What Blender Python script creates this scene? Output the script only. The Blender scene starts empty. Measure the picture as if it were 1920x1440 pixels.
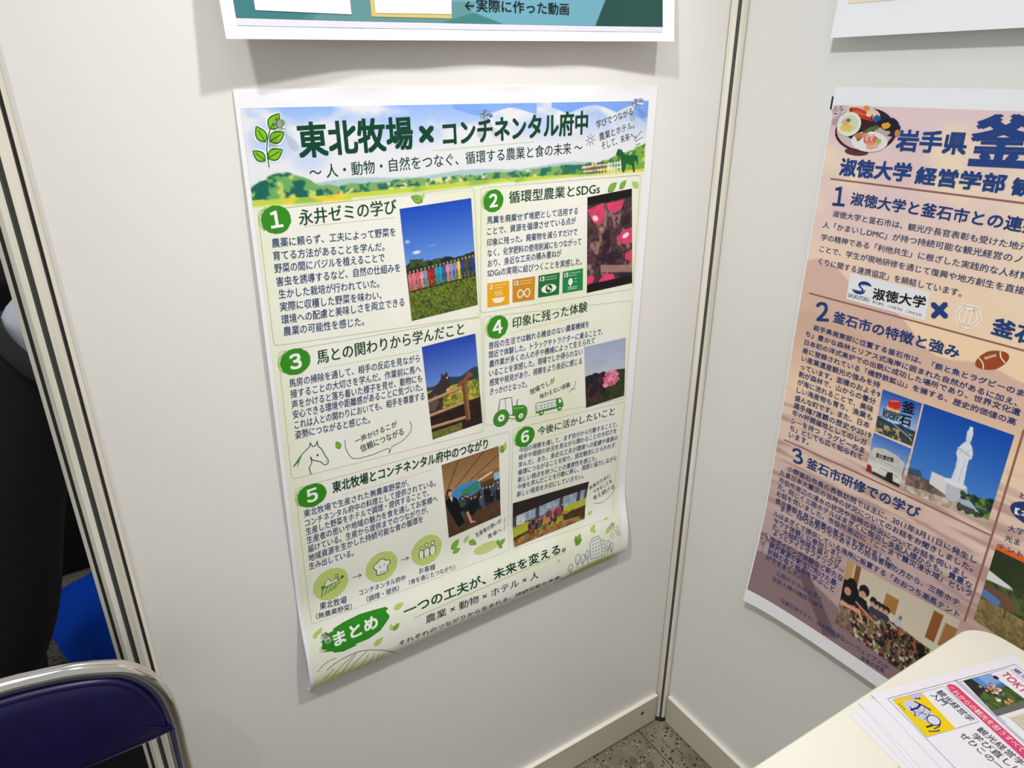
import bpy, bmesh, math, random
import numpy as np
from mathutils import Vector, Matrix
from mathutils.geometry import tessellate_polygon

# ------------------------------------------------------------------ camera, world, lights, exposure
SC = bpy.context.scene
COL = SC.collection
cam_d = bpy.data.cameras.new('camera')
cam_d.sensor_fit = 'HORIZONTAL'; cam_d.sensor_width = 36.0
cam_d.lens = 1331.26 / 1920.0 * 36.0
cam_d.clip_start = .02; cam_d.clip_end = 60
cam = bpy.data.objects.new('camera', cam_d); COL.objects.link(cam)
_yaw, _pit, _rol = 1.0075, .4098, -.0013
_f = Vector((math.cos(_yaw)*math.cos(_pit), math.sin(_yaw)*math.cos(_pit), -math.sin(_pit)))
_r = Vector((math.sin(_yaw), -math.cos(_yaw), 0)); _u = _r.cross(_f)
_r2 = _r*math.cos(_rol)+_u*math.sin(_rol); _u2 = -_r*math.sin(_rol)+_u*math.cos(_rol)
cam.matrix_world = Matrix(((_r2.x, _u2.x, -_f.x, -.9308), (_r2.y, _u2.y, -_f.y, -.8340), (_r2.z, _u2.z, -_f.z, 1.3530), (0, 0, 0, 1)))
SC.camera = cam
SC.view_settings.view_transform = 'Standard'; SC.view_settings.look = 'None'
SC.view_settings.gamma = 1.0; SC.view_settings.use_curve_mapping = False
SC.view_settings.exposure = 0.0
W = bpy.data.worlds.new('hall'); SC.world = W; W.use_nodes = True
W.node_tree.nodes['Background'].inputs[0].default_value = (1.0, 1.0, .985, 1)
W.node_tree.nodes['Background'].inputs[1].default_value = .46
def lamp(name, loc, target, power, size, cone=None, color=(1, .996, .985)):
    d = bpy.data.lights.new(name, 'SPOT' if cone else 'AREA'); d.energy = power; d.color = color
    if cone: d.spot_size = math.radians(cone); d.spot_blend = 1.0; d.shadow_soft_size = size
    else: d.shape = 'SQUARE'; d.size = size
    o = bpy.data.objects.new(name, d); COL.objects.link(o); o.location = loc
    o.rotation_euler = (Vector(target)-Vector(loc)).to_track_quat('-Z', 'Y').to_euler()
    return o
lamp('booth_spot_light', (-.08, -1.0, 2.78), (-.66, 0, 1.06), 98, .06, 44)
lamp('booth_arm_light', (-1.75, -1.1, 3.05), (-.22, -.22, 1.02), 148, .07, 40)
lamp('hall_light', (-1.15, -1.25, 3.4), (-1.1, -1.15, 0), 16, 1.4)

# ------------------------------------------------------------------ helpers
def lin(c):
    c = np.asarray(c, float)/255.0
    return np.where(c <= .04045, c/12.92, ((c+.055)/1.055)**2.4)
_M = {}
def mat(name, c=None, rough=.5, metal=0.0, spec=.5, trans=0.0, ior=1.45, coat=0.0):
    if name in _M: return _M[name]
    m = bpy.data.materials.new(name); m.use_nodes = True
    b = m.node_tree.nodes['Principled BSDF']
    if c is not None:
        l = lin(c); b.inputs['Base Color'].default_value = (*l, 1)
    b.inputs['Roughness'].default_value = rough; b.inputs['Metallic'].default_value = metal
    b.inputs['Specular IOR Level'].default_value = spec; b.inputs['IOR'].default_value = ior
    b.inputs['Transmission Weight'].default_value = trans; b.inputs['Coat Weight'].default_value = coat
    _M[name] = m
    return m
def bsdf(m): return m.node_tree.nodes['Principled BSDF']
def noise_tint(m, c0, c1, scale, lo=.4, hi=.6, detail=4, coord='Object', bump=0.0, stretch=(1, 1, 1)):
    nt = m.node_tree; N = nt.nodes; L = nt.links
    tc = N.new('ShaderNodeTexCoord'); mp = N.new('ShaderNodeMapping'); mp.inputs['Scale'].default_value = stretch
    nz = N.new('ShaderNodeTexNoise'); nz.inputs['Scale'].default_value = scale; nz.inputs['Detail'].default_value = detail
    rp = N.new('ShaderNodeValToRGB'); rp.color_ramp.elements[0].position = lo; rp.color_ramp.elements[1].position = hi
    rp.color_ramp.elements[0].color = (*lin(c0), 1); rp.color_ramp.elements[1].color = (*lin(c1), 1)
    L.new(tc.outputs[coord], mp.inputs[0]); L.new(mp.outputs[0], nz.inputs['Vector']); L.new(nz.outputs['Fac'], rp.inputs[0]); L.new(rp.outputs[0], bsdf(m).inputs['Base Color'])
    if bump:
        bp = N.new('ShaderNodeBump'); bp.inputs['Strength'].default_value = bump; bp.inputs['Distance'].default_value = .002
        L.new(nz.outputs['Fac'], bp.inputs['Height']); L.new(bp.outputs[0], bsdf(m).inputs['Normal'])
    return rp
def meshobj(name, verts, faces, m, parent=None, smooth=False):
    me = bpy.data.meshes.new(name); me.from_pydata([tuple(v) for v in verts], [], [tuple(f) for f in faces])
    me.materials.append(m); me.update()
    if smooth: me.polygons.foreach_set('use_smooth', [True]*len(me.polygons))
    o = bpy.data.objects.new(name, me); COL.objects.link(o)
    if parent: o.parent = parent
    return o
def bmobj(name, bm, m, parent=None, smooth=False):
    me = bpy.data.meshes.new(name); bm.normal_update(); bm.to_mesh(me); bm.free(); me.materials.append(m)
    if smooth: me.polygons.foreach_set('use_smooth', [True]*len(me.polygons))
    o = bpy.data.objects.new(name, me); COL.objects.link(o)
    if parent: o.parent = parent
    return o
def thing(name, label, cat, loc=(0, 0, 0), group=None):
    o = bpy.data.objects.new(name, None); COL.objects.link(o); o.location = loc; o.empty_display_size = .05
    o['label'] = label; o['category'] = cat
    if group: o['group'] = group
    return o
def tag(o, label, cat, group=None):
    o['label'] = label; o['category'] = cat
    if group: o['group'] = group
    return o
def struct(o, label=None):
    o['kind'] = 'structure'
    if label: o['label'] = label
    return o
def box_bm(x0, x1, y0, y1, z0, z1, bev=0.0, seg=2, bm=None):
    b = bmesh.new()
    r = bmesh.ops.create_cube(b, size=1)
    for v in b.verts: v.co = Vector((x0+(x1-x0)*(v.co.x+.5), y0+(y1-y0)*(v.co.y+.5), z0+(z1-z0)*(v.co.z+.5)))
    if bev: bmesh.ops.bevel(b, geom=list(b.edges), offset=bev, segments=seg, profile=.5, affect='EDGES')
    if bm is None: return b
    me = bpy.data.meshes.new('tmp'); b.to_mesh(me); b.free(); bm.from_mesh(me); bpy.data.meshes.remove(me)
    return bm
def tube_geo(pts, r, seg=14, closed=False):
    pts = [Vector(p) for p in pts]; n = len(pts); V = []; F = []; up = None
    for i, p in enumerate(pts):
        t = (pts[(i+1) % n if closed else min(i+1, n-1)]-pts[(i-1) % n if closed else max(i-1, 0)]).normalized()
        if up is None:
            up = t.cross(Vector((0, 1, 0)))
            if up.length < .2: up = t.cross(Vector((1, 0, 0)))
        up = (up-t*up.dot(t)).normalized(); s = t.cross(up)
        rr = r[i] if isinstance(r, (list, tuple)) else r
        for k in range(seg):
            a = 2*math.pi*k/seg; V.append(p+up*math.cos(a)*rr+s*math.sin(a)*rr)
    for i in range(n if closed else n-1):
        for k in range(seg):
            a = i*seg+k; b = i*seg+(k+1) % seg; j = ((i+1) % n)*seg
            F.append((a, b, j+(k+1) % seg, j+k))
    if not closed:
        F.append(tuple(range(seg))[::-1]); F.append(tuple((n-1)*seg+k for k in range(seg)))
    return V, F
def tube(name, pts, r, m, parent=None, seg=14):
    V, F = tube_geo(pts, r, seg); return meshobj(name, V, F, m, parent, True)
def spline(pts, n=8):
    pts = [Vector(p) for p in pts]; out = []
    for i in range(len(pts)-1):
        p0 = pts[max(i-1, 0)]; p1 = pts[i]; p2 = pts[i+1]; p3 = pts[min(i+2, len(pts)-1)]
        for k in range(n):
            t = k/n
            out.append(.5*((2*p1)+(p2-p0)*t+(2*p0-5*p1+4*p2-p3)*t*t+(3*p1-p0-3*p2+p3)*t**3))
    out.append(pts[-1]); return out
def lathe(prof, seg=20):
    V = []; F = []
    for (r, z) in prof:
        for k in range(seg):
            a = 2*math.pi*k/seg; V.append(Vector((r*math.cos(a), r*math.sin(a), z)))
    n = len(prof)
    for i in range(n-1):
        for k in range(seg): F.append((i*seg+k, i*seg+(k+1) % seg, (i+1)*seg+(k+1) % seg, (i+1)*seg+k))
    F.append(tuple(range(seg))[::-1]); F.append(tuple((n-1)*seg+k for k in range(seg)))
    return V, F

# ---- surfaces of the hung sheets: (u,v) in millimetres on the paper -> metres in the room
def _curl(n=200, L=.842, a0=.78, a1=.865, a2=.942, up=math.radians(18), dn=math.radians(66)):
    zs=[0.0]; ds=[0.0]
    for i in range(n):
        s=(i+.5)/n
        if s<a0: t=0
        elif s<a1: t=up*(s-a0)/(a1-a0)
        elif s<a2: t=up*(1-(s-a1)/(a2-a1))
        else: t=-dn*(s-a2)/(1-a2)
        zs.append(zs[-1]+math.cos(t)*L/n); ds.append(ds[-1]+math.sin(t)*L/n)
    return zs,ds
_CZ,_CD=_curl()
def _lut(t,s):
    k=max(0.0,min(.999999,s))*(len(t)-1); i=int(k); f=k-i
    r=t[i]*(1-f)+t[i+1]*f
    if s>1: r+=(t[-1]-t[-2])*(len(t)-1)*(s-1)
    return r
def S_main(u,v):
    a=u/594.; s=v/841.
    xl=-.7490-.0185*s; xr=-.1557-.0105*s
    x=xl+(xr-xl)*a
    z=1.3405-.0007*a-_lut(_CZ,s)*(1-.006*a)
    bow=math.sin(math.pi*min(1,max(0,s/.8)))
    d=.0035+.0045*bow*(1-a)**2+.0015*bow*a**2+.0008*math.sin(a*19)*math.exp(-s*9)*(s>0.0)+_lut(_CD,s)
    return (x,-d,z)
def S_right(u,v):
    a=u/594.; s=v/841.
    y=-.1871-.594*a-.002*s*(1-a)
    z=1.3386-(.8495+.012*math.exp(-a*9)*s**6-.004*a)*s
    t=max(0.0,(s-.72)/.28)
    d=.0035+.024*t**1.7*(.75+.25*math.exp(-a*6))+.003*math.sin(math.pi*s)*(1-a)**2
    return (-d,y,z)
def S_teal(u,v):
    a=u/594.; s=v/841.
    x=-.7350+.5945*a
    z=2.222-.8355*s+.010*a*s**4
    e=abs(2*a-1)
    t=max(0.0,(s-.55)/.45)
    d=.004+t**1.5*(.0175+.014*e**3+.001*math.sin(a*23))
    return (x,-d,z)
def S_pale(u,v):
    a=u/594.; s=v/841.
    y=-.1790-.594*a
    z=2.236-.838*s+.003*a
    t=max(0.0,(s-.6)/.4)
    d=.004+.016*t**1.5
    return (-d,y,z)
TABLE_Z=.700
def S_table(u,v):   # the table top: millimetres from the room corner along -x and -y
    return (-u/1000.,-v/1000.,TABLE_Z+.0032)

# ---- lettering and layout of the prints, in millimetres on each sheet: (text, start u, start v, end u, end v, height)
TXT = {
 'title': [
  ('東北牧場', 62.6, 53.4, 201.3, 50.1, 36),
  ('×', 211.2, 52.5, 229.2, 52.8, 14.7),
  ('コンチネンタル府中', 242.9, 53, 467.7, 46.6, 29.6),
 ],
 'subtitle': [
  ('〜 人・動物・自然をつなぐ、循環する農業と食の未来 〜', 71.7, 88.3, 460.5, 79.2, 15.4),
 ],
 'note_top': [
  ('学びでつながる', 483.6, 50.6, 549, 33.8, 10.7),
  ('農業とホテル。', 490, 67.2, 553.9, 52.2, 10.9),
  ('そして、未来へ。', 495.1, 79.3, 558.5, 66, 11),
 ],
 'h1': [
  ('永井ゼミの学び', 54.5, 136.9, 176, 134.8, 17.9),
 ],
 'b1': [
  ('農薬に頼らず、工夫によって野菜を', 20.8, 162, 173.2, 165.8, 10.6),
  ('育てる方法があることを学んだ。', 20.4, 176.5, 157.3, 182.1, 10.7),
  ('野菜の間にバジルを植えることで', 20.4, 191.1, 156.5, 195.9, 10.9),
  ('害虫を誘導するなど、自然の仕組みを', 20.9, 206.9, 177, 211.4, 11.1),
  ('生かした栽培が行われていた。', 21.7, 221.7, 147.4, 227.4, 11.1),
  ('実際に収穫した野菜を味わい、', 21.6, 237.2, 149.6, 243, 11.3),
  ('環境への配慮と美味しさを両立できる', 21.5, 253, 180.4, 257.3, 11.5),
  ('農業の可能性を感じた。', 22.4, 267.7, 123.9, 273.2, 11.5),
 ],
 'h2': [
  ('循環型農業とSDGs', 340.4, 138.2, 496.2, 138, 16.1),
 ],
 'b2': [
  ('馬糞を廃棄せず堆肥として活用する', 305.7, 165.2, 457.9, 166.6, 10.1),
  ('ことで、資源を循環させている点が', 306, 180.1, 455.1, 180.3, 10.2),
  ('印象に残った。廃棄物を減らすだけで', 305.6, 195.2, 458.7, 196.9, 10.3),
  ('なく、化学肥料の使用削減にもつながって', 306.3, 209.9, 466.7, 212.1, 10.5),
  ('おり、身近な工夫の積み重ねが', 306.6, 224.1, 431.1, 225, 10.5),
  ('SDGsの実現に結びつくことを実感した。', 306.3, 237.7, 469.5, 242.3, 10.7),
 ],
 'h3': [
  ('馬との関わりから学んだこと', 59.5, 308.7, 268.2, 310.1, 18.4),
 ],
 'b3': [
  ('馬房の掃除を通して、相手の反応を見ながら', 22.1, 334.9, 199.2, 339.6, 11.3),
  ('接することの大切さを学んだ。作業前に馬へ', 22.2, 349.3, 200.3, 355.3, 11.5),
  ('声をかけると落ち着いた様子を見せ、動物にも', 22.1, 364, 201.5, 369.4, 11.6),
  ('安心できる環境や距離感があることに気づいた。', 22.2, 377.7, 201.9, 382.6, 11.7),
  ('これは人との関わりにおいても、相手を尊重する', 22.9, 392.2, 204.1, 397.3, 11.9),
  ('姿勢につながると感じた。', 22.3, 406.1, 123, 411.4, 11.8),
 ],
 'note3': [
  ('一声かけるこが', 99.7, 438.2, 161.2, 428.1, 9.6),
  ('信頼につながる', 106.7, 451.8, 170.2, 442.4, 11.4),
 ],
 'h4': [
  ('印象に残った体験', 348.4, 317.6, 484.5, 315.2, 16.8),
 ],
 'b4': [
  ('普段の生活では触れる機会のない農業機械を', 308.4, 344.5, 489.9, 344.4, 10.8),
  ('間近で体験した。トラックやトラクターに乗ることで、', 308.7, 358.3, 518.6, 362.4, 11),
  ('農作業が多くの人の手や機械によって支えられて', 309.1, 372.9, 503.4, 374.4, 11.1),
  ('いることを実感した。現場でしか得られない', 309.1, 387.6, 479.6, 388.4, 11.2),
  ('感覚や発見があり、視察をより身近に感じる', 309.6, 402.6, 479.7, 404.3, 11.3),
  ('きっかけとなった。', 310.7, 417.1, 376.4, 419.9, 11.2),
 ],
 'note4': [
  ('現場でしが', 381.7, 436.1, 428, 425.3, 10),
  ('味わえない体験', 400.8, 447.6, 458.1, 440.1, 9.3),
 ],
 'h5': [
  ('東北牧場とコンチネンタル府中のつながり', 63.8, 498.1, 306.7, 502.3, 17.3),
 ],
 'b5': [
  ('東北牧場で生産された無農薬野菜が、', 22.3, 524.8, 175.1, 527.3, 11.5),
  ('コンチネンタル府中の料理として提供されている。', 22.5, 539.7, 217.8, 541.6, 11.7),
  ('生産した野菜をホテルで調理・提供することで、', 22.4, 553.4, 205.9, 554.7, 11.8),
  ('生産者の思いや地域の魅力を食を通してお客様へ', 22.4, 567.5, 220, 569.8, 12),
  ('届けている。生産から提供までのつながりが、', 22.6, 582.3, 204.1, 583.7, 12.1),
  ('地域資源を生かした持続可能な食の循環を', 22.1, 597.2, 195, 596.9, 12.2),
  ('生み出している。', 21.7, 610.9, 85.5, 613.5, 12),
 ],
 'labels5': [
  ('東北牧場', 30.1, 683.7, 69.1, 688.8, 11.7),
  ('（無農薬野菜）', 22.8, 697.2, 75.2, 702.3, 9),
  ('コンチネンタル府中', 88.6, 686.3, 161.3, 689.2, 9.5),
  ('（調理・提供）', 98.2, 700.9, 149.4, 702.3, 9.2),
  ('お客様', 184.4, 687.7, 211.8, 690.5, 9.8),
  ('（食を通じたつながり）', 166.4, 700.2, 244.6, 703.6, 8.7),
 ],
 'note5': [
  ('生産者の想いが', 285, 662.4, 332.7, 651.6, 9.2),
  ('食卓へ', 306.8, 673.4, 333.5, 669.2, 8.9),
 ],
 'h6': [
  ('今後に活かしたいこと', 398.5, 508.2, 555.8, 513.1, 15),
 ],
 'b6': [
  ('今回の視察を通して、まず自分から行動することと、', 363.8, 532, 565, 539.8, 9.9),
  ('相手や周囲の状況を見ながら関わることの大切さを', 363.6, 545, 563.6, 552.7, 10),
  ('学んだ。また、身近な工夫が環境への配慮や資源の', 363.3, 558.3, 567.5, 567.8, 10.1),
  ('循環につながることを知り、固定観念にとらわれず、', 363.1, 572.2, 566.2, 581, 10.2),
  ('新しい視点を持つことの重要性を感じた。', 363, 585.8, 524.3, 594.7, 10.2),
  ('今後も学んだことを行動に移し、周囲と協力しながら', 362.4, 599.1, 568.7, 609, 10.4),
  ('新しい発見を大切にしていきたい。', 361.8, 612.6, 497.7, 622, 10.3),
 ],
 'note6': [
  ('未来のために', 510.9, 652, 557.2, 640.4, 9),
  ('できることを', 521.2, 663.7, 562.2, 652.8, 9),
  ('考え続ける', 520.8, 676.2, 568.5, 666.7, 9.8),
 ],
 'closing': [
  ('一つの工夫が、未来を変える。', 150.8, 742.7, 453, 743.3, 18),
 ],
 'closing2': [
  ('農業 × 動物 × ホテル × 人', 184.3, 771.2, 395.5, 775, 15),
  ('それぞれのつながりから生まれる、持続可能な未来。', 137.7, 794.4, 446.3, 801.5, 9),
 ],
 'matome': [
  ('まとめ', 41.2, 742.4, 108.1, 739, 21.8),
 ],
 'teal': [
  ('←実際に作った動画', 254.7, 802.3, 402.8, 803.3, 13.6),
 ],
 'rt': [
  ('岩手県', 102.4, 61.1, 187.9, 59.5, 24.3),
  ('釜', 192.7, 56.2, 257.6, 53.3, 53.9),
  ('淑徳大学', 29.4, 100.3, 128.7, 98.4, 21.7),
  ('経営学部', 136.3, 100.3, 240.4, 99.5, 19.8),
  ('観光', 248.5, 101, 291.2, 101.4, 18.4),
 ],
 'rnum': [
  ('１', 29.5, 139.5, 42.3, 138.7, 24.5),
  ('２', 31.7, 305.2, 52, 300.8, 27.1),
  ('３', 34.2, 545.9, 52.5, 540, 25),
 ],
 'rh': [
  ('淑徳大学と釜石市との連携', 54.3, 139.4, 288.7, 141.3, 16.1),
  ('釜石市の特徴と強み', 60.9, 305, 239.7, 305.1, 16.3),
  ('釜石市研修での学び', 61.7, 545.4, 243.4, 541.6, 18.2),
 ],
 'rb1': [
  ('淑徳大学と釜石市は、観光庁長官表彰も受けた地元', 30.6, 162.9, 282.3, 164.4, 8.9),
  ('人「かまいしDMC」が持つ持続可能な観光経営のノ', 18.1, 180.2, 278.8, 178.9, 9.1),
  ('学の精神である「利他共生」に根ざした実践的な人材育', 18.8, 197.5, 290.6, 196, 9.1),
  ('ことで、学生が現地研修を通じて復興や地方創生を直接', 19.6, 214.1, 290.8, 213.1, 9.2),
  ('くりに関する連携協定」を締結しています。', 21.8, 232, 224.6, 231.7, 9.7),
 ],
 'rcross': [
  ('×', 194.1, 261.4, 212.6, 256.5, 18.6),
  ('釜石市', 268.1, 261, 344.7, 262.8, 20.6),
 ],
 'logo_k': [
  ('淑徳大学', 112.6, 258.6, 184.4, 253.7, 15.2),
 ],
 'logo_s': [
  ('共に歩む\u3000これまでも\u3000これからも', 114.1, 269.7, 183.1, 270.9, 3.8),
  ('SHUKUTOKU', 77.3, 269.5, 109.2, 268.8, 5.5),
 ],
 'rb2': [
  ('岩手県南東部に位置する釜石市は、「鉄と魚とラグビーのま', 31.9, 329.8, 321.1, 330.6, 8.4),
  ('ち」豊かな森林とリアス式海岸に囲まれた自然があるに加え、', 21.1, 342.5, 317.4, 344.4, 8.5),
  ('日本初の洋式高炉での出銑に成功した場所であり、世界文化遺', 21.5, 356.1, 323.5, 354.9, 8.6),
  ('産に登録されている「橋野鉄鉱山」を擁する、歴史的価値の高', 20.5, 369.2, 322, 368.2, 8.7),
  ('い産業遺産観光の強みを持', 21.5, 382.3, 149.8, 381.7, 9.4),
  ('っています。面積のおよそ9', 21.8, 395.9, 152.7, 395, 9.5),
  ('割が森林で、山からの養分', 21.3, 408.2, 148.9, 407.4, 9.6),
  ('が海に流れることで、美味', 21.5, 421.5, 147.9, 420.1, 9.7),
  ('しい海産物も育ち、漁業も', 22.4, 434.6, 149.1, 432.2, 9.7),
  ('盛んな町です。また、日本', 21.6, 448.5, 147.7, 445.4, 9.8),
  ('選手権7連覇の歴史や2019', 21.2, 461.3, 152.9, 458.9, 9.9),
  ('年W杯開催地としてのレガ', 21.2, 474, 148.8, 472.5, 10),
  ('シーを持つ「ラグビーのま', 21.5, 487.9, 148.3, 485.8, 10.1),
  ('ち」としても広く知られて', 21.9, 500.7, 147.3, 497.4, 10.1),
  ('います。', 21.8, 512.8, 58.6, 511.6, 10.5),
 ],
 'rb3': [
  ('小野釜石市長の表敬訪問では主に、2011年3月11日に発生し', 29.7, 571.3, 326.6, 568.4, 9.8),
  ('た東日本大震災の当時の状況についてのお話をお聞きしました。', 17.6, 584.5, 325, 582.3, 9.9),
  ('市役所周辺の浸水の状況や当時の状況についてお話を伺いまし', 17.4, 598.5, 321.7, 596.5, 10),
  ('た。同じく三陸ホテルはまぎくに宿泊し支配人様からも、貴重な', 17.7, 611, 330.3, 607.1, 10),
  ('お話を伺いました。市役所周辺に「ここまで震災浸水域」という', 17.4, 623.9, 331.6, 618.8, 10),
  ('表示看板を見て被害の甚大さを学びました。', 18, 637.6, 227.7, 635.6, 10.4),
  ('サウナ体験」に参加しまし', 21.9, 674.1, 149.9, 670.4, 10.7),
  ('た。大槌町地域を盛り上げ', 22.5, 685.4, 151.5, 681.7, 10.7),
  ('ようとナイトサファリツアー', 26.7, 694.9, 159, 693.2, 10.7),
  ('やダイビング体験など新たな', 24.6, 708.9, 161, 705.6, 10.7),
  ('観光資源の創出に向けた最', 24.5, 719.8, 152.8, 719.5, 10.7),
  ('前線の取り組みを学ぶこと', 24.8, 732.2, 152.4, 731.6, 10.7),
  ('また、NPOおおつちのあそびの担当者様の方から、三陸ホテ', 30.7, 646.5, 322, 641.1, 10),
  ('ルはまぎくで提供している海岸に設置する「おおつち潮風テント', 19, 661.4, 326.5, 657.5, 10),
  ('ができました。', 23.5, 744.4, 91.3, 744.2, 10),
 ],
 'rcap': [
  ('三陸ホテルはまぎく', 48.4, 762.1, 137, 759.6, 8.5),
  ('支配人様の講話の様子', 44.3, 775.2, 142.9, 772.9, 8.5),
  ('写真引用サイト：日本製鉄釜石シーウェイブスHP', 69.7, 803.9, 262.7, 799.6, 8.1),
  ('背景の写真', 221.1, 812.1, 258.5, 808.6, 7.8),
 ],
 'rov': [
  ('【3', 349.6, 478.1, 362.9, 476.1, 8.1),
 ],
 'rcol': [
  ('大学', 348.2, 504, 365.5, 501.6, 8.9),
  ('光ま', 348.2, 518.5, 365.3, 517.1, 9),
  ('テント', 343.3, 533.8, 372.3, 530.6, 8.4),
  ('と', 349.3, 455.8, 357.3, 454.7, 8),
 ],
 'pAt': [
  ('釜', 185.9, 399.7, 203.4, 397.4, 16.1),
  ('石', 186.5, 418, 202.6, 416, 14.8),
  ('KAMAISHI', 162.6, 415.3, 185.5, 413.7, 5.3),
  ('RUGBY', 162.9, 420.9, 185.3, 420.3, 6.8),
 ],
 'pBt': [
  ('鉄の歴史館', 166.5, 484.3, 192, 481.1, 7),
 ],
 'fl_cover': [
  ('観光経営学', 192.2, 581.8, 201.9, 623.9, 9.5),
  ('入門', 202.4, 580.5, 204.7, 596.5, 9.5),
 ],
 'fl_band': [
  ('これからの観光を担うすべての', 176, 585.2, 198.1, 680.5, 8),
 ],
 'fl_text': [
  ('観光経営学を', 206, 632.8, 214.6, 690.1, 9.5),
  ('学び直しに', 218.8, 633.7, 225.9, 685, 9.5),
  ('ぜひこの一冊', 229.1, 626.5, 237.7, 680.1, 9.5),
 ],
 'fl_tokyo': [
  ('TOKYO', 100.5, 608.2, 111.6, 644.8, 11),
 ],
 'fl_head': [
  ('東京観光', 83, 611.1, 90.2, 649.9, 8),
 ],
}
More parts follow.
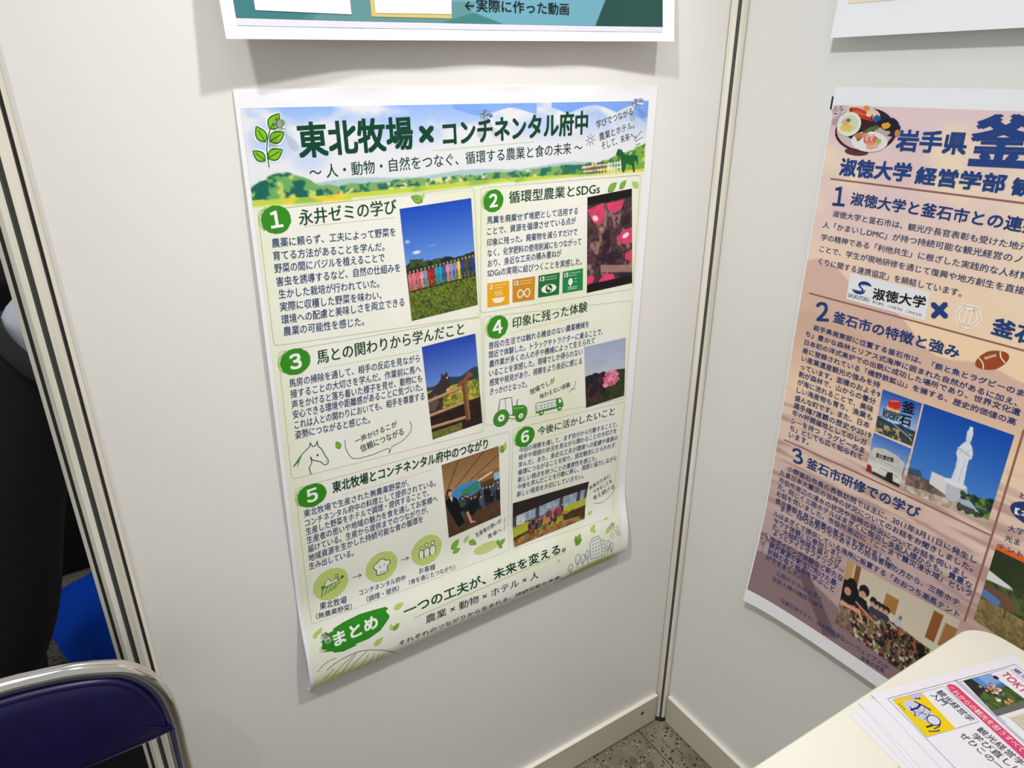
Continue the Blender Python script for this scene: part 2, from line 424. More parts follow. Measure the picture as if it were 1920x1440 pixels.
QUAD = {
 'print': [(5.1, 18.4), (578.5, 20.7)],
 'photo1': [(180.2, 138.6), (281.7, 134), (290.5, 280.2), (189.9, 285.3)],
 'photo2': [(474.1, 149.1), (557.9, 143.2), (572.6, 291.4), (482.3, 293.6)],
 'photo3': [(202.9, 324.7), (286.2, 321.3), (297.5, 464.8), (214.9, 469.2)],
 'photo4': [(482.7, 382.3), (568.3, 382.6), (574.6, 489.3), (493.8, 491.5)],
 'photo5': [(228, 515.5), (326.4, 512.6), (331.4, 641.1), (237.7, 648.5)],
 'photo6': [(354.2, 626.8), (509.9, 637.6), (500.7, 708.4), (354.5, 710.3)],
 'sdg1': [(305.9, 252), (341.7, 253.2), (342.1, 287.5), (306.2, 286.4)],
 'sdg2': [(347.4, 252.7), (385.9, 253.3), (385.5, 288.1), (347.9, 286.3)],
 'sdg3': [(391.8, 253.4), (429.5, 253.7), (429.6, 287.1), (392, 286.2)],
 'sdg4': [(435.1, 253.8), (472.3, 253.5), (474, 287.3), (435.8, 286.6)],
 'badge1': [(28.6, 136.3), (45.3, 137.9), (26.8, 151.8)],
 'badge2': [(315.6, 140.3), (331.2, 141.6), (315.6, 155)],
 'badge3': [(32.5, 308.3), (50.7, 312.2), (30.8, 325.1)],
 'badge4': [(322.8, 318.7), (340.1, 321.9), (322.9, 336)],
 'badge5': [(35.6, 500.2), (54.2, 506.7), (34.1, 517.4)],
 'badge6': [(374.4, 510.5), (391.9, 515.6), (374.9, 528.1)],
 'panel1': [(9.4, 124.8), (286.3, 120.8), (294.5, 297.8), (9.5, 283.5)],
 'panel2': [(296.9, 121.9), (573.7, 124.8), (574.9, 301.4), (295.1, 293.1)],
 'panel3': [(13, 292), (296.4, 299), (298.9, 479.9), (11.9, 467.7)],
 'panel4': [(300, 299.5), (576.4, 321), (577.1, 494.9), (302, 471.4)],
 'panel5': [(14.7, 483), (346.1, 492.4), (346.4, 712), (15.7, 706.8)],
 'panel6': [(351.3, 490.8), (577.9, 501.4), (564.9, 725.5), (352, 712.5)],
 'bubble3': [(86.3, 432.5), (86.3, 443), (91, 456.9), (98.7, 464.1), (122.1, 465.6), (146.4, 462.9), (147.4, 470.6), (152.5, 462), (167.7, 457.3), (179.7, 447.9), (182.8, 437.7), (180.4, 430.7)],
 'horse': [(16, 449.9), (26.3, 437.7), (32.9, 432), (38.6, 427.8), (40.2, 422.3), (42.5, 428.1), (47.1, 427.8), (49.5, 422.5), (49.8, 429.4), (54.2, 435.9), (58, 446.7), (61.6, 454.8), (60.1, 459.7), (55.3, 459.6), (52.5, 455), (46.6, 451.3), (40.7, 447.4), (38.8, 442.5), (39.6, 451.4), (35.8, 458.1), (37.3, 468.2)],
 'mane': [(38.6, 427.8), (32.9, 432), (27.9, 436.5), (20.4, 454), (22.4, 446), (16.7, 450.2), (26.3, 436.9), (33, 431.2)],
 'tractor': [(317.3, 426.7), (377, 441.7), (378.3, 490.2), (317.6, 473.4)],
 'truck': [(392.2, 454.6), (444.2, 457.7), (448, 482.3), (393.8, 478.9)],
 'stroke4a': [(469.4, 437.3), (467.2, 446.1), (456.2, 454.4)],
 'stroke4b': [(462.2, 451.2), (467.5, 450.1), (469.7, 452.2)],
 'leaf_stem': [(27.5, 79.2), (27.1, 64), (28.2, 54.4), (32.6, 41.4)],
 'lv1': [(24, 72.3), (12.3, 61.4)],
 'lv2': [(27.4, 70), (44.2, 61.8)],
 'lv3': [(26.3, 53.1), (18.8, 36.8)],
 'lv4': [(31.3, 52.7), (47.9, 44.1)],
 'lv5': [(32.8, 40.2), (44.6, 24.6)],
 'la': [(211.8, 132.2), (196.2, 124.5)],
 'lb': [(209.5, 129.9), (214.6, 121.7)],
 'lc': [(512.1, 144.1), (527.8, 132.1)],
 'ld': [(534.2, 141.7), (545.4, 130.5)],
 'le': [(571.2, 142.4), (556.9, 133.2)],
 'lf': [(78.7, 442.5), (74.4, 430.7)],
 'lg': [(334, 525.8), (339, 508.8)],
 'lh': [(333.6, 526.7), (330.6, 512.5)],
 'li': [(241.8, 672.4), (254.6, 656.9)],
 'lj': [(243.4, 678.3), (257.1, 675.1)],
 'lk': [(264.7, 668.4), (272.3, 656)],
 'll': [(273.1, 667.8), (285.7, 679)],
 'lm': [(326.4, 695.9), (338.9, 688.1)],
 'ln': [(325.6, 697.3), (332.5, 701.9)],
 'lo': [(325.4, 694.5), (325.1, 684.8)],
 'lp': [(136.3, 732.5), (153.3, 727.9)],
 'lq': [(130.7, 765.7), (141.2, 757.1)],
 'lr': [(128.9, 764.9), (128, 753.4)],
 'ls': [(98.4, 778.9), (114.2, 769.6)],
 'lt': [(14.4, 728.9), (21.4, 718.4)],
 'lu': [(20.2, 725.1), (28.6, 716)],
 'lv': [(475.6, 750.6), (487.3, 731.5)],
 'lw': [(476.7, 749.2), (488.9, 741.8)],
 'lx': [(476.7, 743.8), (476.9, 732.3)],
 'ly': [(510.3, 737.7), (520.9, 724.3)],
 'lz': [(514.2, 739.9), (522.1, 736.4)],
 'l0': [(543, 751), (555.1, 738.6)],
 'l9': [(542.3, 723.5), (551.1, 722.8)],
 'l8': [(434, 768), (441.2, 764.3)],
 'l7': [(508, 703.2), (518.6, 699.1)],
 'field_arc': [(25.2, 785.6), (41.5, 779.2), (57.7, 776.8), (75.7, 777.3), (97, 785.2), (118.9, 798.8), (131.6, 813.1)],
 'field0': [(11.8, 781.7), (24.8, 772.8), (40.6, 771.4)],
 'field1': [(19.8, 801.3), (35.4, 788.9)],
 'field2': [(31.2, 805.4), (44, 791.3), (68.4, 777.9)],
 'field3': [(44.6, 808.1), (56.4, 791.3), (72, 778)],
 'field4': [(56.5, 811.6), (67, 794.8), (87, 782.6)],
 'field5': [(69, 816.9), (89.3, 788.6)],
 'field6': [(84.1, 824), (98.4, 791.1)],
 'field7': [(99.3, 837.1), (105.6, 797.5)],
 'field8': [(107.5, 821.5), (113.3, 803.9)],
 'blob': [(22.2, 748), (25.1, 740.8), (23.1, 737.2), (31.5, 733.5), (30.5, 729.4), (43.7, 727.8), (42.5, 725.1), (58.9, 721.3), (84.2, 718.9), (105.7, 721.1), (123.8, 723.3), (128.3, 727.4), (123.5, 730.2), (128.1, 739.7), (126, 743.6), (111, 756.8), (91.9, 762.3), (70.1, 762.2), (73.4, 764.8), (51.9, 765.7), (38.4, 761.2), (37.1, 758.3), (22.3, 753.3), (30, 753.4)],
 'hill': [(440.3, 806), (457.2, 799.9), (473.4, 798.5), (508.2, 790.2), (534.2, 792.7), (561.4, 799.1), (592.5, 857.8), (536.9, 819.9), (470.3, 810.2)],
 'bldg': [(505.3, 755), (529.8, 754.6), (533.1, 792.3), (507.2, 789.8)],
 'bldgtop': [(509.6, 753.8), (510.6, 749.6), (526, 748.6), (526.6, 754.4)],
 'bldg2': [(530.5, 759.6), (537.9, 762.3), (540.3, 793.2), (533.1, 792.3)],
 'trees': [(464.1, 803.5), (462.1, 783.2), (478.3, 796.3), (478.6, 768.5), (489.9, 797.2), (489.9, 772.9), (501.3, 795.7), (498.4, 768.4), (546.5, 795.8), (546.5, 766.5), (555.8, 798.9), (554.1, 774.2)],
 'disc0': [(49.4, 652.9), (74.9, 654.4), (50.1, 678.8)],
 'disc1': [(126.3, 655.2), (150.8, 659.6), (126.7, 680.6)],
 'disc2': [(199.4, 655.4), (224.1, 661.6), (199.5, 681.4)],
 'arrow0': [(81.8, 656.4), (94.7, 657.2)],
 'arrow1': [(157.5, 657), (169.8, 657.9)],
 'blob5': [(303.7, 691.7), (325.5, 693.4), (303.8, 701.2)],
 'sun': [(474.4, 70.5), (478.6, 70.6)],
 'emph0': [(569.3, 61.5), (555.9, 74)],
 'emph1': [(571.7, 70.6), (558.3, 75.7)],
 'emph2': [(567.7, 79.4), (559.9, 80.7)],
 'uline_title': [(227.7, 72.2), (309.9, 70.3), (378.9, 68.6)],
 'ul1': [(59.6, 147.4), (172.2, 148.3)],
 'ul3': [(65.6, 324.1), (197.8, 329.2)],
 'ul4': [(346.3, 331.6), (475.9, 328.8)],
 'ul5': [(77.3, 513.9), (213.7, 518.4)],
 'ul6': [(406.1, 523.8), (552.4, 526.4)],
 'ulc': [(165.1, 759.5), (270.3, 763.5), (314.1, 751.2), (452.9, 754)],
 'ul_note6': [(523.2, 686.1), (538.4, 690.1), (556.9, 684.9), (573.9, 669.7)],
 'n5a': [(339.8, 648.8), (338.1, 657.3)],
 'n5b': [(339.9, 661.7), (337.6, 672.5)],
 'horse_small': [(525.9, 84.8), (532.6, 85.9), (538.7, 92.7), (548.9, 94.9), (561.2, 94.7), (565.4, 98.3), (565.7, 110.8), (562, 103.1), (558.8, 104.6), (561.3, 119.8), (557.8, 118.7), (554.1, 107.6), (543.2, 106.1), (540.9, 118.5), (537.5, 118.2), (534.3, 106.4), (531.1, 94.8), (524.5, 94.4), (523.1, 91.4)],
 'hdr': [(4.1, 116.7), (6.6, 92), (85.1, 112), (240.8, 113.7), (241.2, 100.2), (443.1, 115.2), (580.9, 121.1), (577.5, 87.3), (41, 84.4), (236.4, 102.7)],
 'teal_print': [(-8.6, 820.7), (303.8, 822.2), (554.6, 822), (-2.9, 806.6), (549.4, 788.3)],
 'teal_poly': [(-7.7, 806.8), (58.7, 821.5), (89.3, 822.4), (87.6, 816.3), (265.7, 810.7), (303.8, 822.2), (232, 822.5), (243.4, 800.4), (462.5, 790.7), (446.1, 822.4), (552.2, 788.2), (554.6, 822)],
 'card0': [(11.6, 806), (11.9, 815.5), (114.6, 816.5), (115, 802.1)],
 'card1': [(137.8, 801.3), (137.9, 817.9), (234, 817.3), (246, 797.7)],
 'card1in': [(142.5, 801.2), (142.3, 814.7), (238.4, 813.1), (240.4, 797.9)],
 'logo': [(73.4, 238.9), (186.8, 239.3), (189.1, 276.8), (75.3, 276)],
 'logo_mark': [(94.3, 254.6), (106.4, 254.3), (93.1, 265.7)],
 'emblem': [(238.4, 258), (254.3, 256.7), (240.1, 274.9)],
 'rprint': [(2.5, 22.7), (239.3, 22.1), (14.4, 819.7)],
 'pA': [(154.9, 386), (210.6, 386.5), (211.7, 450), (156.5, 450.9)],
 'pB': [(155.7, 453.5), (211.6, 454.2), (208, 517.5), (157, 515.2)],
 'pC': [(213.2, 385.5), (324.5, 384.8), (325, 512.2), (214.8, 517.3)],
 'pD': [(160.4, 671.9), (330.1, 664.4), (325.3, 795.7), (168.2, 783.9)],
 'pE': [(342.3, 532.1), (425.4, 531.7), (450.8, 663.8), (343.7, 652.8)],
 'food': [(55.1, 52.4), (97.6, 56), (59, 84.8)],
 'ball': [(277.7, 302.6), (291.8, 290.2), (284.2, 311.6)],
 'rule1': [(17.9, 117.4), (155.3, 117.7), (269.1, 117.7)],
 'rule2': [(15.7, 281.5), (178.1, 281.1), (312.6, 280.8)],
 'rule3': [(15.1, 525.9), (192.6, 524.3), (331.4, 524.8)],
 'vrule': [(332.2, 374.8), (333.9, 516.7), (334.5, 661.9)],
 'oval': [(367.3, 473.7), (343.8, 480.2), (368.1, 489.3)],
 'pale_print': [(15.8, 802), (96.4, 805.1)],
 'fl_frame': [(251.8, 556.7), (73.7, 609), (96.2, 696.3), (279.5, 655.6)],
 'fl_cover': [(248.4, 560.6), (180.8, 581.3), (196.8, 628.7), (264.9, 609)],
 'fl_yellow': [(249, 561), (210.9, 572.6), (227.7, 620.1), (264.9, 609)],
 'fl_band': [(179.6, 583.8), (166.5, 586.6), (199.6, 701), (208.9, 700.4)],
 'fl_photo': [(153.1, 588.9), (126, 596.1), (123, 650.8), (172.7, 635.6)],
 'fl_photoframe': [(157.1, 587.6), (89.4, 608.5), (105.8, 666.5), (184.5, 640.3)],
 'fl_div': [(160.6, 583.1), (191, 706.4)],
 'fl_div2': [(157.8, 586.2), (185.9, 704.3)],
 'fl_beige': [(163.1, 641.4), (129.4, 651.6), (140.2, 676), (180.1, 664.3)],
 'fl_magenta': [(115.3, 607), (113.9, 608.8), (119, 608.2)],
 'sheetA': [(307.5, 546.7), (265.2, 539), (73.9, 577.8)],
 'edges': [(285.5, 551), (290.9, 575.2), (310.7, 583.7), (314.7, 615.9), (273.5, 564.3), (285.9, 620.9)],
 'mark': [(88.8, 589.7), (80.1, 592.3)],
 'brown': [(328.7, 612), (322.5, 612.6), (321, 617)],
 'tabledot': [(378.4, 580)],
 'pins_main': [(42.3, 35.1), (301.7, 31.3), (552.4, 22.4), (556.2, 738.8), (29.7, 728.8)],
 'pins_r': [(17.5, 27.7), (18, 706.1)],
}
BOLD = {'title': 0.025, 'rt': 0.03, 'rnum': 0.02, 'rh': 0.02, 'rb1': 0.012, 'rb2': 0.0135, 'rb3': 0.0135, '_n': 0.03, 'rcross': 0.026, 'logo_k': 0.02, 'closing': 0.014, 'matome': 0.03, 'teal': 0.012, 'pAt': 0.02, 'pBt': 0.02, 'h1': 0.012, 'h2': 0.012, 'h3': 0.012, 'h4': 0.012, 'h5': 0.014, 'h6': 0.012, 'subtitle': 0.006, 'rcol': 0.012, 'rov': 0.02, 'fl_text': 0.004, 'fl_band': 0.012, 'fl_cover': 0.01, 'note_top': 0.004, 'note3': 0.006, 'note4': 0.006, 'note5': 0.004, 'note6': 0.004, 'labels5': 0.008}
# ------------------------------------------------------------------ the booth: floor, panels, poles, beams
def floor_mat():
    m = mat('terrazzo', rough=.45, spec=.4); nt = m.node_tree; N = nt.nodes; L = nt.links
    tc = N.new('ShaderNodeTexCoord')
    nz = N.new('ShaderNodeTexNoise'); nz.inputs['Scale'].default_value = 9; nz.inputs['Detail'].default_value = 5
    r0 = N.new('ShaderNodeValToRGB'); r0.color_ramp.elements[0].color = (*lin((120, 112, 95)), 1); r0.color_ramp.elements[1].color = (*lin((152, 146, 130)), 1)
    r0.color_ramp.elements[0].position = .35; r0.color_ramp.elements[1].position = .65
    L.new(tc.outputs['Object'], nz.inputs['Vector']); L.new(nz.outputs['Fac'], r0.inputs[0]); prev = r0.outputs[0]
    for sc, thr, col in ((120, .17, (60, 54, 47)), (170, .22, (98, 91, 80)), (110, .12, (176, 170, 152)), (62, .12, (66, 60, 52))):
        vo = N.new('ShaderNodeTexVoronoi'); vo.inputs['Scale'].default_value = sc; vo.inputs['Randomness'].default_value = 1
        L.new(tc.outputs['Object'], vo.inputs['Vector'])
        sx = N.new('ShaderNodeSeparateColor'); L.new(vo.outputs['Color'], sx.inputs[0])
        a = N.new('ShaderNodeMath'); a.operation = 'LESS_THAN'; a.inputs[1].default_value = .22; L.new(sx.outputs[0], a.inputs[0])
        b = N.new('ShaderNodeMath'); b.operation = 'LESS_THAN'; b.inputs[1].default_value = thr*2; L.new(vo.outputs['Distance'], b.inputs[0])
        c = N.new('ShaderNodeMath'); c.operation = 'MULTIPLY'; L.new(a.outputs[0], c.inputs[0]); L.new(b.outputs[0], c.inputs[1])
        mx = N.new('ShaderNodeMix'); mx.data_type = 'RGBA'; mx.inputs['B'].default_value = (*lin(col), 1)
        L.new(c.outputs[0], mx.inputs['Factor']); L.new(prev, mx.inputs['A']); prev = mx.outputs['Result']
    L.new(prev, bsdf(m).inputs['Base Color']); return m
fl = struct(bmobj('floor', box_bm(-4.5, 2.5, -4.5, 4.0, -.05, 0), floor_mat()))
SEAM = mat('seam', (70, 66, 66), .6)
bmobj('floor_seam', box_bm(-.0755, -.0735, -4.4, 3.9, -.001, .0006), SEAM, fl)
STAIN = mat('floor_stain', (100, 94, 82), .5)
for x, y in ((-.135, -.062), (-.112, -.088)):
    V, F = lathe([(.0005, .0004), (.0085, .0004), (.0085, .0006), (.0005, .0006)], 22); o = meshobj('floor_stain', [v+Vector((x, y, 0)) for v in V], F, STAIN, fl)

WALLM = mat('white_laminate', (231, 229, 224), .38, spec=.35)
noise_tint(WALLM, (228, 226, 221), (234, 232, 228), 1.6, .3, .7, 2)
struct(bmobj('wall_left', box_bm(-.951, -.013, -.0018, .0018, .03, 2.42), WALLM))
struct(bmobj('wall_right', box_bm(-.0018, .0018, -.951, -.013, .03, 2.42), WALLM))
struct(bmobj('wall_right_far', box_bm(-.0018, .0018, -1.925, -.985, .03, 2.42), WALLM)).name = 'wall_right.001'
ALU = mat('pole_aluminium', rough=.42, spec=.5, metal=.05)
_rp = noise_tint(ALU, (206, 200, 185), (238, 233, 220), 60, .25, .62, 5, stretch=(1, 1, .05))
_e = _rp.color_ramp.elements.new(.18); _e.color = (*lin((120, 112, 98)), 1)
GROOVE_SHADE = mat('groove_shade', (88, 88, 83), .6)  # slot faces coloured darker to stand for the shade inside them
def pole(name, x, y, h=2.45, D=.040):
    # octagonal upright with a slot down the middle of every face
    P = []; half = D/2; fw = half*math.tan(math.pi/8); g = .0026; dp = .0038
    for k in range(8):
        a = k*math.pi/4; n = Vector((math.cos(a), math.sin(a))); t = Vector((-n.y, n.x))
        for s, d in ((-fw, 0), (-g, 0), (-g, dp), (g, dp), (g, 0)): P.append(n*(half-d)+t*s)
    V = []; F = []; n = len(P)
    for z in (.012, h):
        for q in P: V.append((x+q.x, y+q.y, z))
    wall = [(i, (i+1) % n, n+(i+1) % n, n+i) for i in range(n)]
    o = meshobj(name, V, wall, ALU)
    o.data.materials.append(GROOVE_SHADE)
    for i in range(n):
        if i % 5 in (1, 2, 3): o.data.polygons[i].material_index = 1
    struct(o)
    Vf, Ff = lathe([(.0005, 0), (.0215, 0), (.0225, .002), (.0225, .005), (.018, .0125), (.0005, .0125)], 28)
    meshobj('levelling_foot', [v+Vector((x, y, 0)) for v in Vf], Ff, mat('black_plastic', (32, 31, 30), .5), o, False)
    return o
pole('trim_1', -.0010, -.0006); pole('trim_2', -.966, 0.0); pole('trim_3', 0.0, -.968)
BEAM = mat('beam_aluminium', (204, 199, 183), .45, metal=.1)
def beam(name, x0, x1, y0, y1):
    b = box_bm(x0, x1, y0, y1, .006, .0795, .0014, 2); return struct(bmobj(name, b, BEAM))
LIP_HIGHLIGHT = mat('beam_lip_highlight', (242, 239, 226), .25, spec=.6)  # highlight along the beam tops, painted as a brighter strip
bl = beam('baseboard_left', -.945, -.0255, -.0105, .0105)
br = beam('baseboard_right', -.0105, .0105, -.947, -.0255)
br2 = beam('baseboard_right.001', -.0105, .0105, -1.93, -.989)
for o_, a_ in ((bl, (-.945, -.0255, -.0112, -.0018)), (br, (-.0112, -.0018, -.947, -.0255)), (br2, (-.0112, -.0018, -1.93, -.989))): bmobj('top_lip_highlight', box_bm(*a_, .0785, .0808, .0006, 2), LIP_HIGHLIGHT, o_)
V, F = lathe([(.0005, 0), (.0042, 0), (.0042, .0005), (.0030, .0005), (.0005, .0004)], 18)
meshobj('lock_hole', [Vector((v.x-.0692, -.0105-v.z, v.y*1.0+.052)) for v in V], F, mat('lock_dark', (52, 48, 42), .5), bl)
# ------------------------------------------------------------------ printing on sheets
NRM = {}
def lifted(S, u, v, h):
    x, y, z = S(u, v)
    if S in (S_main, S_teal): return (x, y-h, z)
    if S in (S_right, S_pale): return (x-h, y, z)
    return (x, y, z+h)
def ink_mat(c): return mat('ink_%02x%02x%02x' % tuple(c), c, .42, spec=.3)
PRINT = bpy.data.materials.new('printed_picture'); PRINT.use_nodes = True
_at = PRINT.node_tree.nodes.new('ShaderNodeAttribute'); _at.attribute_name = 'print_colour'
PRINT.node_tree.links.new(_at.outputs['Color'], bsdf(PRINT).inputs['Base Color'])
bsdf(PRINT).inputs['Roughness'].default_value = .42; bsdf(PRINT).inputs['Specular IOR Level'].default_value = .3

class Pic:                                   # a small picture, painted in sRGB on a grid, printed as vertex colours
    def __init__(s, w, h, base=(240, 240, 235), seed=1):
        s.w, s.h = w, h; s.W, s.H = 2*w, 2*h
        s.a = np.empty((s.H, s.W, 3)); s.a[:] = base
        s.X, s.Y = np.meshgrid((np.arange(s.W)+.5)/s.W, (np.arange(s.H)+.5)/s.H)
        s.rng = np.random.default_rng(seed)
    def put(s, m, c, al=1.0):
        k = (m*al)[..., None] if m.dtype != bool else np.where(m, al, 0.0)[..., None]
        s.a = s.a*(1-k)+np.asarray(c, float)*k
    def noise(s, fx, fy, oct=3):
        out = np.zeros((s.H, s.W)); amp = 1; tot = 0
        for o in range(oct):
            gx, gy = max(2, int(fx*2**o)), max(2, int(fy*2**o))
            g = s.rng.random((gy+2, gx+2)); x = s.X*gx; y = s.Y*gy
            xi = x.astype(int); yi = y.astype(int); xf = x-xi; yf = y-yi
            xf = xf*xf*(3-2*xf); yf = yf*yf*(3-2*yf)
            out += amp*((g[yi, xi]*(1-xf)+g[yi, xi+1]*xf)*(1-yf)+(g[yi+1, xi]*(1-xf)+g[yi+1, xi+1]*xf)*yf)
            tot += amp; amp *= .55
        return out/tot
    def vgrad(s, y0, y1, c0, c1, m=None):
        t = np.clip((s.Y-y0)/(y1-y0), 0, 1)[..., None]; g = np.asarray(c0, float)*(1-t)+np.asarray(c1, float)*t
        mm = (s.Y >= y0) & (s.Y <= y1) if m is None else m
        s.a = np.where(mm[..., None], g, s.a)
    def ell(s, x, y, rx, ry, c, rot=0, al=1.0, soft=0):
        ca, sa = math.cos(rot), math.sin(rot); k = s.h/s.w
        dx = s.X-x; dy = (s.Y-y)*k; ex = dx*ca+dy*sa; ey = -dx*sa+dy*ca
        d = (ex/rx)**2+(ey/(ry*k))**2
        m = d < 1 if not soft else np.clip((1-d)/soft, 0, 1)
        s.put(m, c, al); return m
    def mask(s, pts):
        m = np.zeros((s.H, s.W), bool); n = len(pts)
        for i in range(n):
            x0, y0 = pts[i]; x1, y1 = pts[(i+1) % n]
            if y0 == y1: continue
            cr = ((y0 > s.Y) != (y1 > s.Y)) & (s.X < (x1-x0)*(s.Y-y0)/(y1-y0)+x0); m ^= cr
        return m
    def poly(s, pts, c, al=1.0): m = s.mask(pts); s.put(m, c, al); return m
    def rect(s, x0, y0, x1, y1, c, al=1.0): m = (s.X >= x0) & (s.X <= x1) & (s.Y >= y0) & (s.Y <= y1); s.put(m, c, al); return m
    def line(s, x0, y0, x1, y1, w, c, al=1.0):
        k = s.h/s.w; dx, dy = x1-x0, (y1-y0)*k; L = dx*dx+dy*dy+1e-12
        t = np.clip(((s.X-x0)*dx+(s.Y-y0)*k*dy)/L, 0, 1)
        d = np.hypot(s.X-x0-t*dx, (s.Y-y0)*k-t*dy); m = d < w/2; s.put(m, c, al); return m
    def tex(s, m, amt, fx, fy, oct=3):
        n = (s.noise(fx, fy, oct)-.5)*2*amt; s.a = np.where(m[..., None], np.clip(s.a*(1+n[..., None]), 0, 255), s.a)
    def mix(s, m, c, fx, fy, lo=.45, hi=.6, oct=3):
        n = np.clip((s.noise(fx, fy, oct)-lo)/(hi-lo), 0, 1)*m; s.put(n, c)
    def emit(s, name, S, quad, h, parent, mm_=True):
        A = s.a.reshape(s.h, 2, s.w, 2, 3).mean((1, 3))
        A = np.concatenate([A, A[:, -1:]], 1); A = np.concatenate([A, A[-1:]], 0)     # grid points
        (u0, v0), (u1, v1), (u2, v2), (u3, v3) = quad
        V = []
        for j in range(s.h+1):
            b = j/s.h
            for i in range(s.w+1):
                a = i/s.w
                u = (u0*(1-a)+u1*a)*(1-b)+(u3*(1-a)+u2*a)*b; v = (v0*(1-a)+v1*a)*(1-b)+(v3*(1-a)+v2*a)*b
                V.append(lifted(S, u, v, h))
        F = []
        n = s.w+1
        for j in range(s.h):
            for i in range(s.w):
                q = j*n+i; F.append((q, q+n, q+n+1, q+1))
        o = meshobj(name, V, F, PRINT, parent, True)
        at = o.data.color_attributes.new('print_colour', 'FLOAT_COLOR', 'POINT')
        L = np.ones((len(V), 4), np.float32); L[:, :3] = lin(np.clip(A.reshape(-1, 3), 0, 255)); at.data.foreach_set('color', L.ravel())
        return o

class Ink:                                   # flat-colour line work and shapes
    def __init__(s, S, h): s.S = S; s.h = h; s.V = {}; s.F = {}
    def _add(s, c, pts, faces, lift=0):
        V = s.V.setdefault(tuple(c), []); F = s.F.setdefault(tuple(c), []); b = len(V)
        V += [lifted(s.S, u, v, s.h+lift) for u, v in pts]; F += [tuple(i+b for i in f) for f in faces]
    def fill(s, pts, c, lift=0):
        P = [tuple(p)[:2] for p in pts]; todo = [tuple(P[i] for i in f) for f in tessellate_polygon([[Vector((p[0], p[1], 0)) for p in P]])]; V = []; F = []
        while todo:
            t = todo.pop(); e = [math.dist(t[k], t[(k+1) % 3]) for k in range(3)]; k = e.index(max(e))
            if e[k] > 7:
                a, b, d = t[k], t[(k+1) % 3], t[(k+2) % 3]; m = ((a[0]+b[0])/2, (a[1]+b[1])/2); todo += [(a, m, d), (m, b, d)]
            else: F.append((len(V), len(V)+1, len(V)+2)); V += list(t)
        s._add(c, V, F, lift)
    def stroke(s, pts, w, c, closed=False, lift=0, smooth=0):
        if smooth:
            q = [(p.x, p.y) for p in spline([(a, b, 0) for a, b in (list(pts)+[pts[0]] if closed else pts)], smooth)]; pts = q[:-1] if closed else q
        pts = [tuple(p)[:2] for p in pts]; ring = pts+[pts[0]] if closed else pts; q = [ring[0]]
        for a, b in zip(ring, ring[1:]):
            m = max(1, int(math.dist(a, b)/9)+(math.dist(a, b) > 9)); q += [(a[0]+(b[0]-a[0])*k/m, a[1]+(b[1]-a[1])*k/m) for k in range(1, m+1)]
        pts = q[:-1] if closed else q
        n = len(pts); out = []; F = []
        for i in range(n):
            a = pts[(i-1) % n if closed else max(i-1, 0)]; b = pts[(i+1) % n if closed else min(i+1, n-1)]
            dx, dy = b[0]-a[0], b[1]-a[1]; L = math.hypot(dx, dy) or 1; nx, ny = -dy/L*w/2, dx/L*w/2
            out += [(pts[i][0]+nx, pts[i][1]+ny), (pts[i][0]-nx, pts[i][1]-ny)]
        for i in range(n if closed else n-1):
            j = (i+1) % n; F.append((2*i, 2*i+1, 2*j+1, 2*j))
        s._add(c, out, F, lift)
        if not closed:
            for e in (pts[0], pts[-1]): s.disc(e[0], e[1], w/2, w/2, c, n=8, lift=lift)
    def disc(s, u, v, ru, rv, c, n=28, rot=0, lift=0, wob=0):
        rg = random.Random(int(u*7+v)); P = []
        for k in range(n):
            a = 2*math.pi*k/n; q = 1+wob*(rg.random()-.5); x, y = ru*q*math.cos(a), rv*q*math.sin(a)
            P.append((u+x*math.cos(rot)-y*math.sin(rot), v+x*math.sin(rot)+y*math.cos(rot)))
        R = max(1, int(max(ru, rv)/6)); V = [(u, v)]+[(u+(x-u)*j/R, v+(y-v)*j/R) for j in range(1, R+1) for x, y in P]
        F = [(0, 1+k, 1+(k+1) % n) for k in range(n)]+[(1+j*n+k, 1+(j+1)*n+k, 1+(j+1)*n+(k+1) % n, 1+j*n+(k+1) % n) for j in range(R-1) for k in range(n)]
        s._add(c, V, F, lift)
    def ring(s, u, v, ru, rv, w, c, n=28, a0=0, a1=2*math.pi, lift=0):
        full = abs(a1-a0) > 6.28; P = [(u+ru*math.cos(a0+(a1-a0)*k/n), v+rv*math.sin(a0+(a1-a0)*k/n)) for k in range(n if full else n+1)]
        s.stroke(P, w, c, full, lift)
    def leaf(s, p, q, c, c2, fat=.34, w=.7):
        dx, dy = q[0]-p[0], q[1]-p[1]; n = 9; L = []; R = []
        for k in range(n):
            t = k/(n-1); b = fat*math.sin(math.pi*t**.85)*(1-.15*t)
            L.append((p[0]+dx*t-dy*b, p[1]+dy*t+dx*b)); R.append((p[0]+dx*t+dy*b, p[1]+dy*t-dx*b))
        P = L+R[-2:0:-1]; s.fill(P, c)
        if c2:
            s.stroke(P, w, c2, True, .0001); s.stroke([p, (p[0]+dx*.75, p[1]+dy*.75)], w*.8, c2, lift=.0001)
    def emit(s, name, parent):
        me = bpy.data.meshes.new(name); V = []; F = []; mi = []
        for k, c in enumerate(s.V):
            b = len(V); V += s.V[c]; F += [tuple(i+b for i in f) for f in s.F[c]]; mi += [k]*len(s.F[c]); me.materials.append(ink_mat(c))
        me.from_pydata(V, [], F); me.polygons.foreach_set('material_index', mi); me.update()
        o = bpy.data.objects.new(name, me); COL.objects.link(o); o.parent = parent; return o

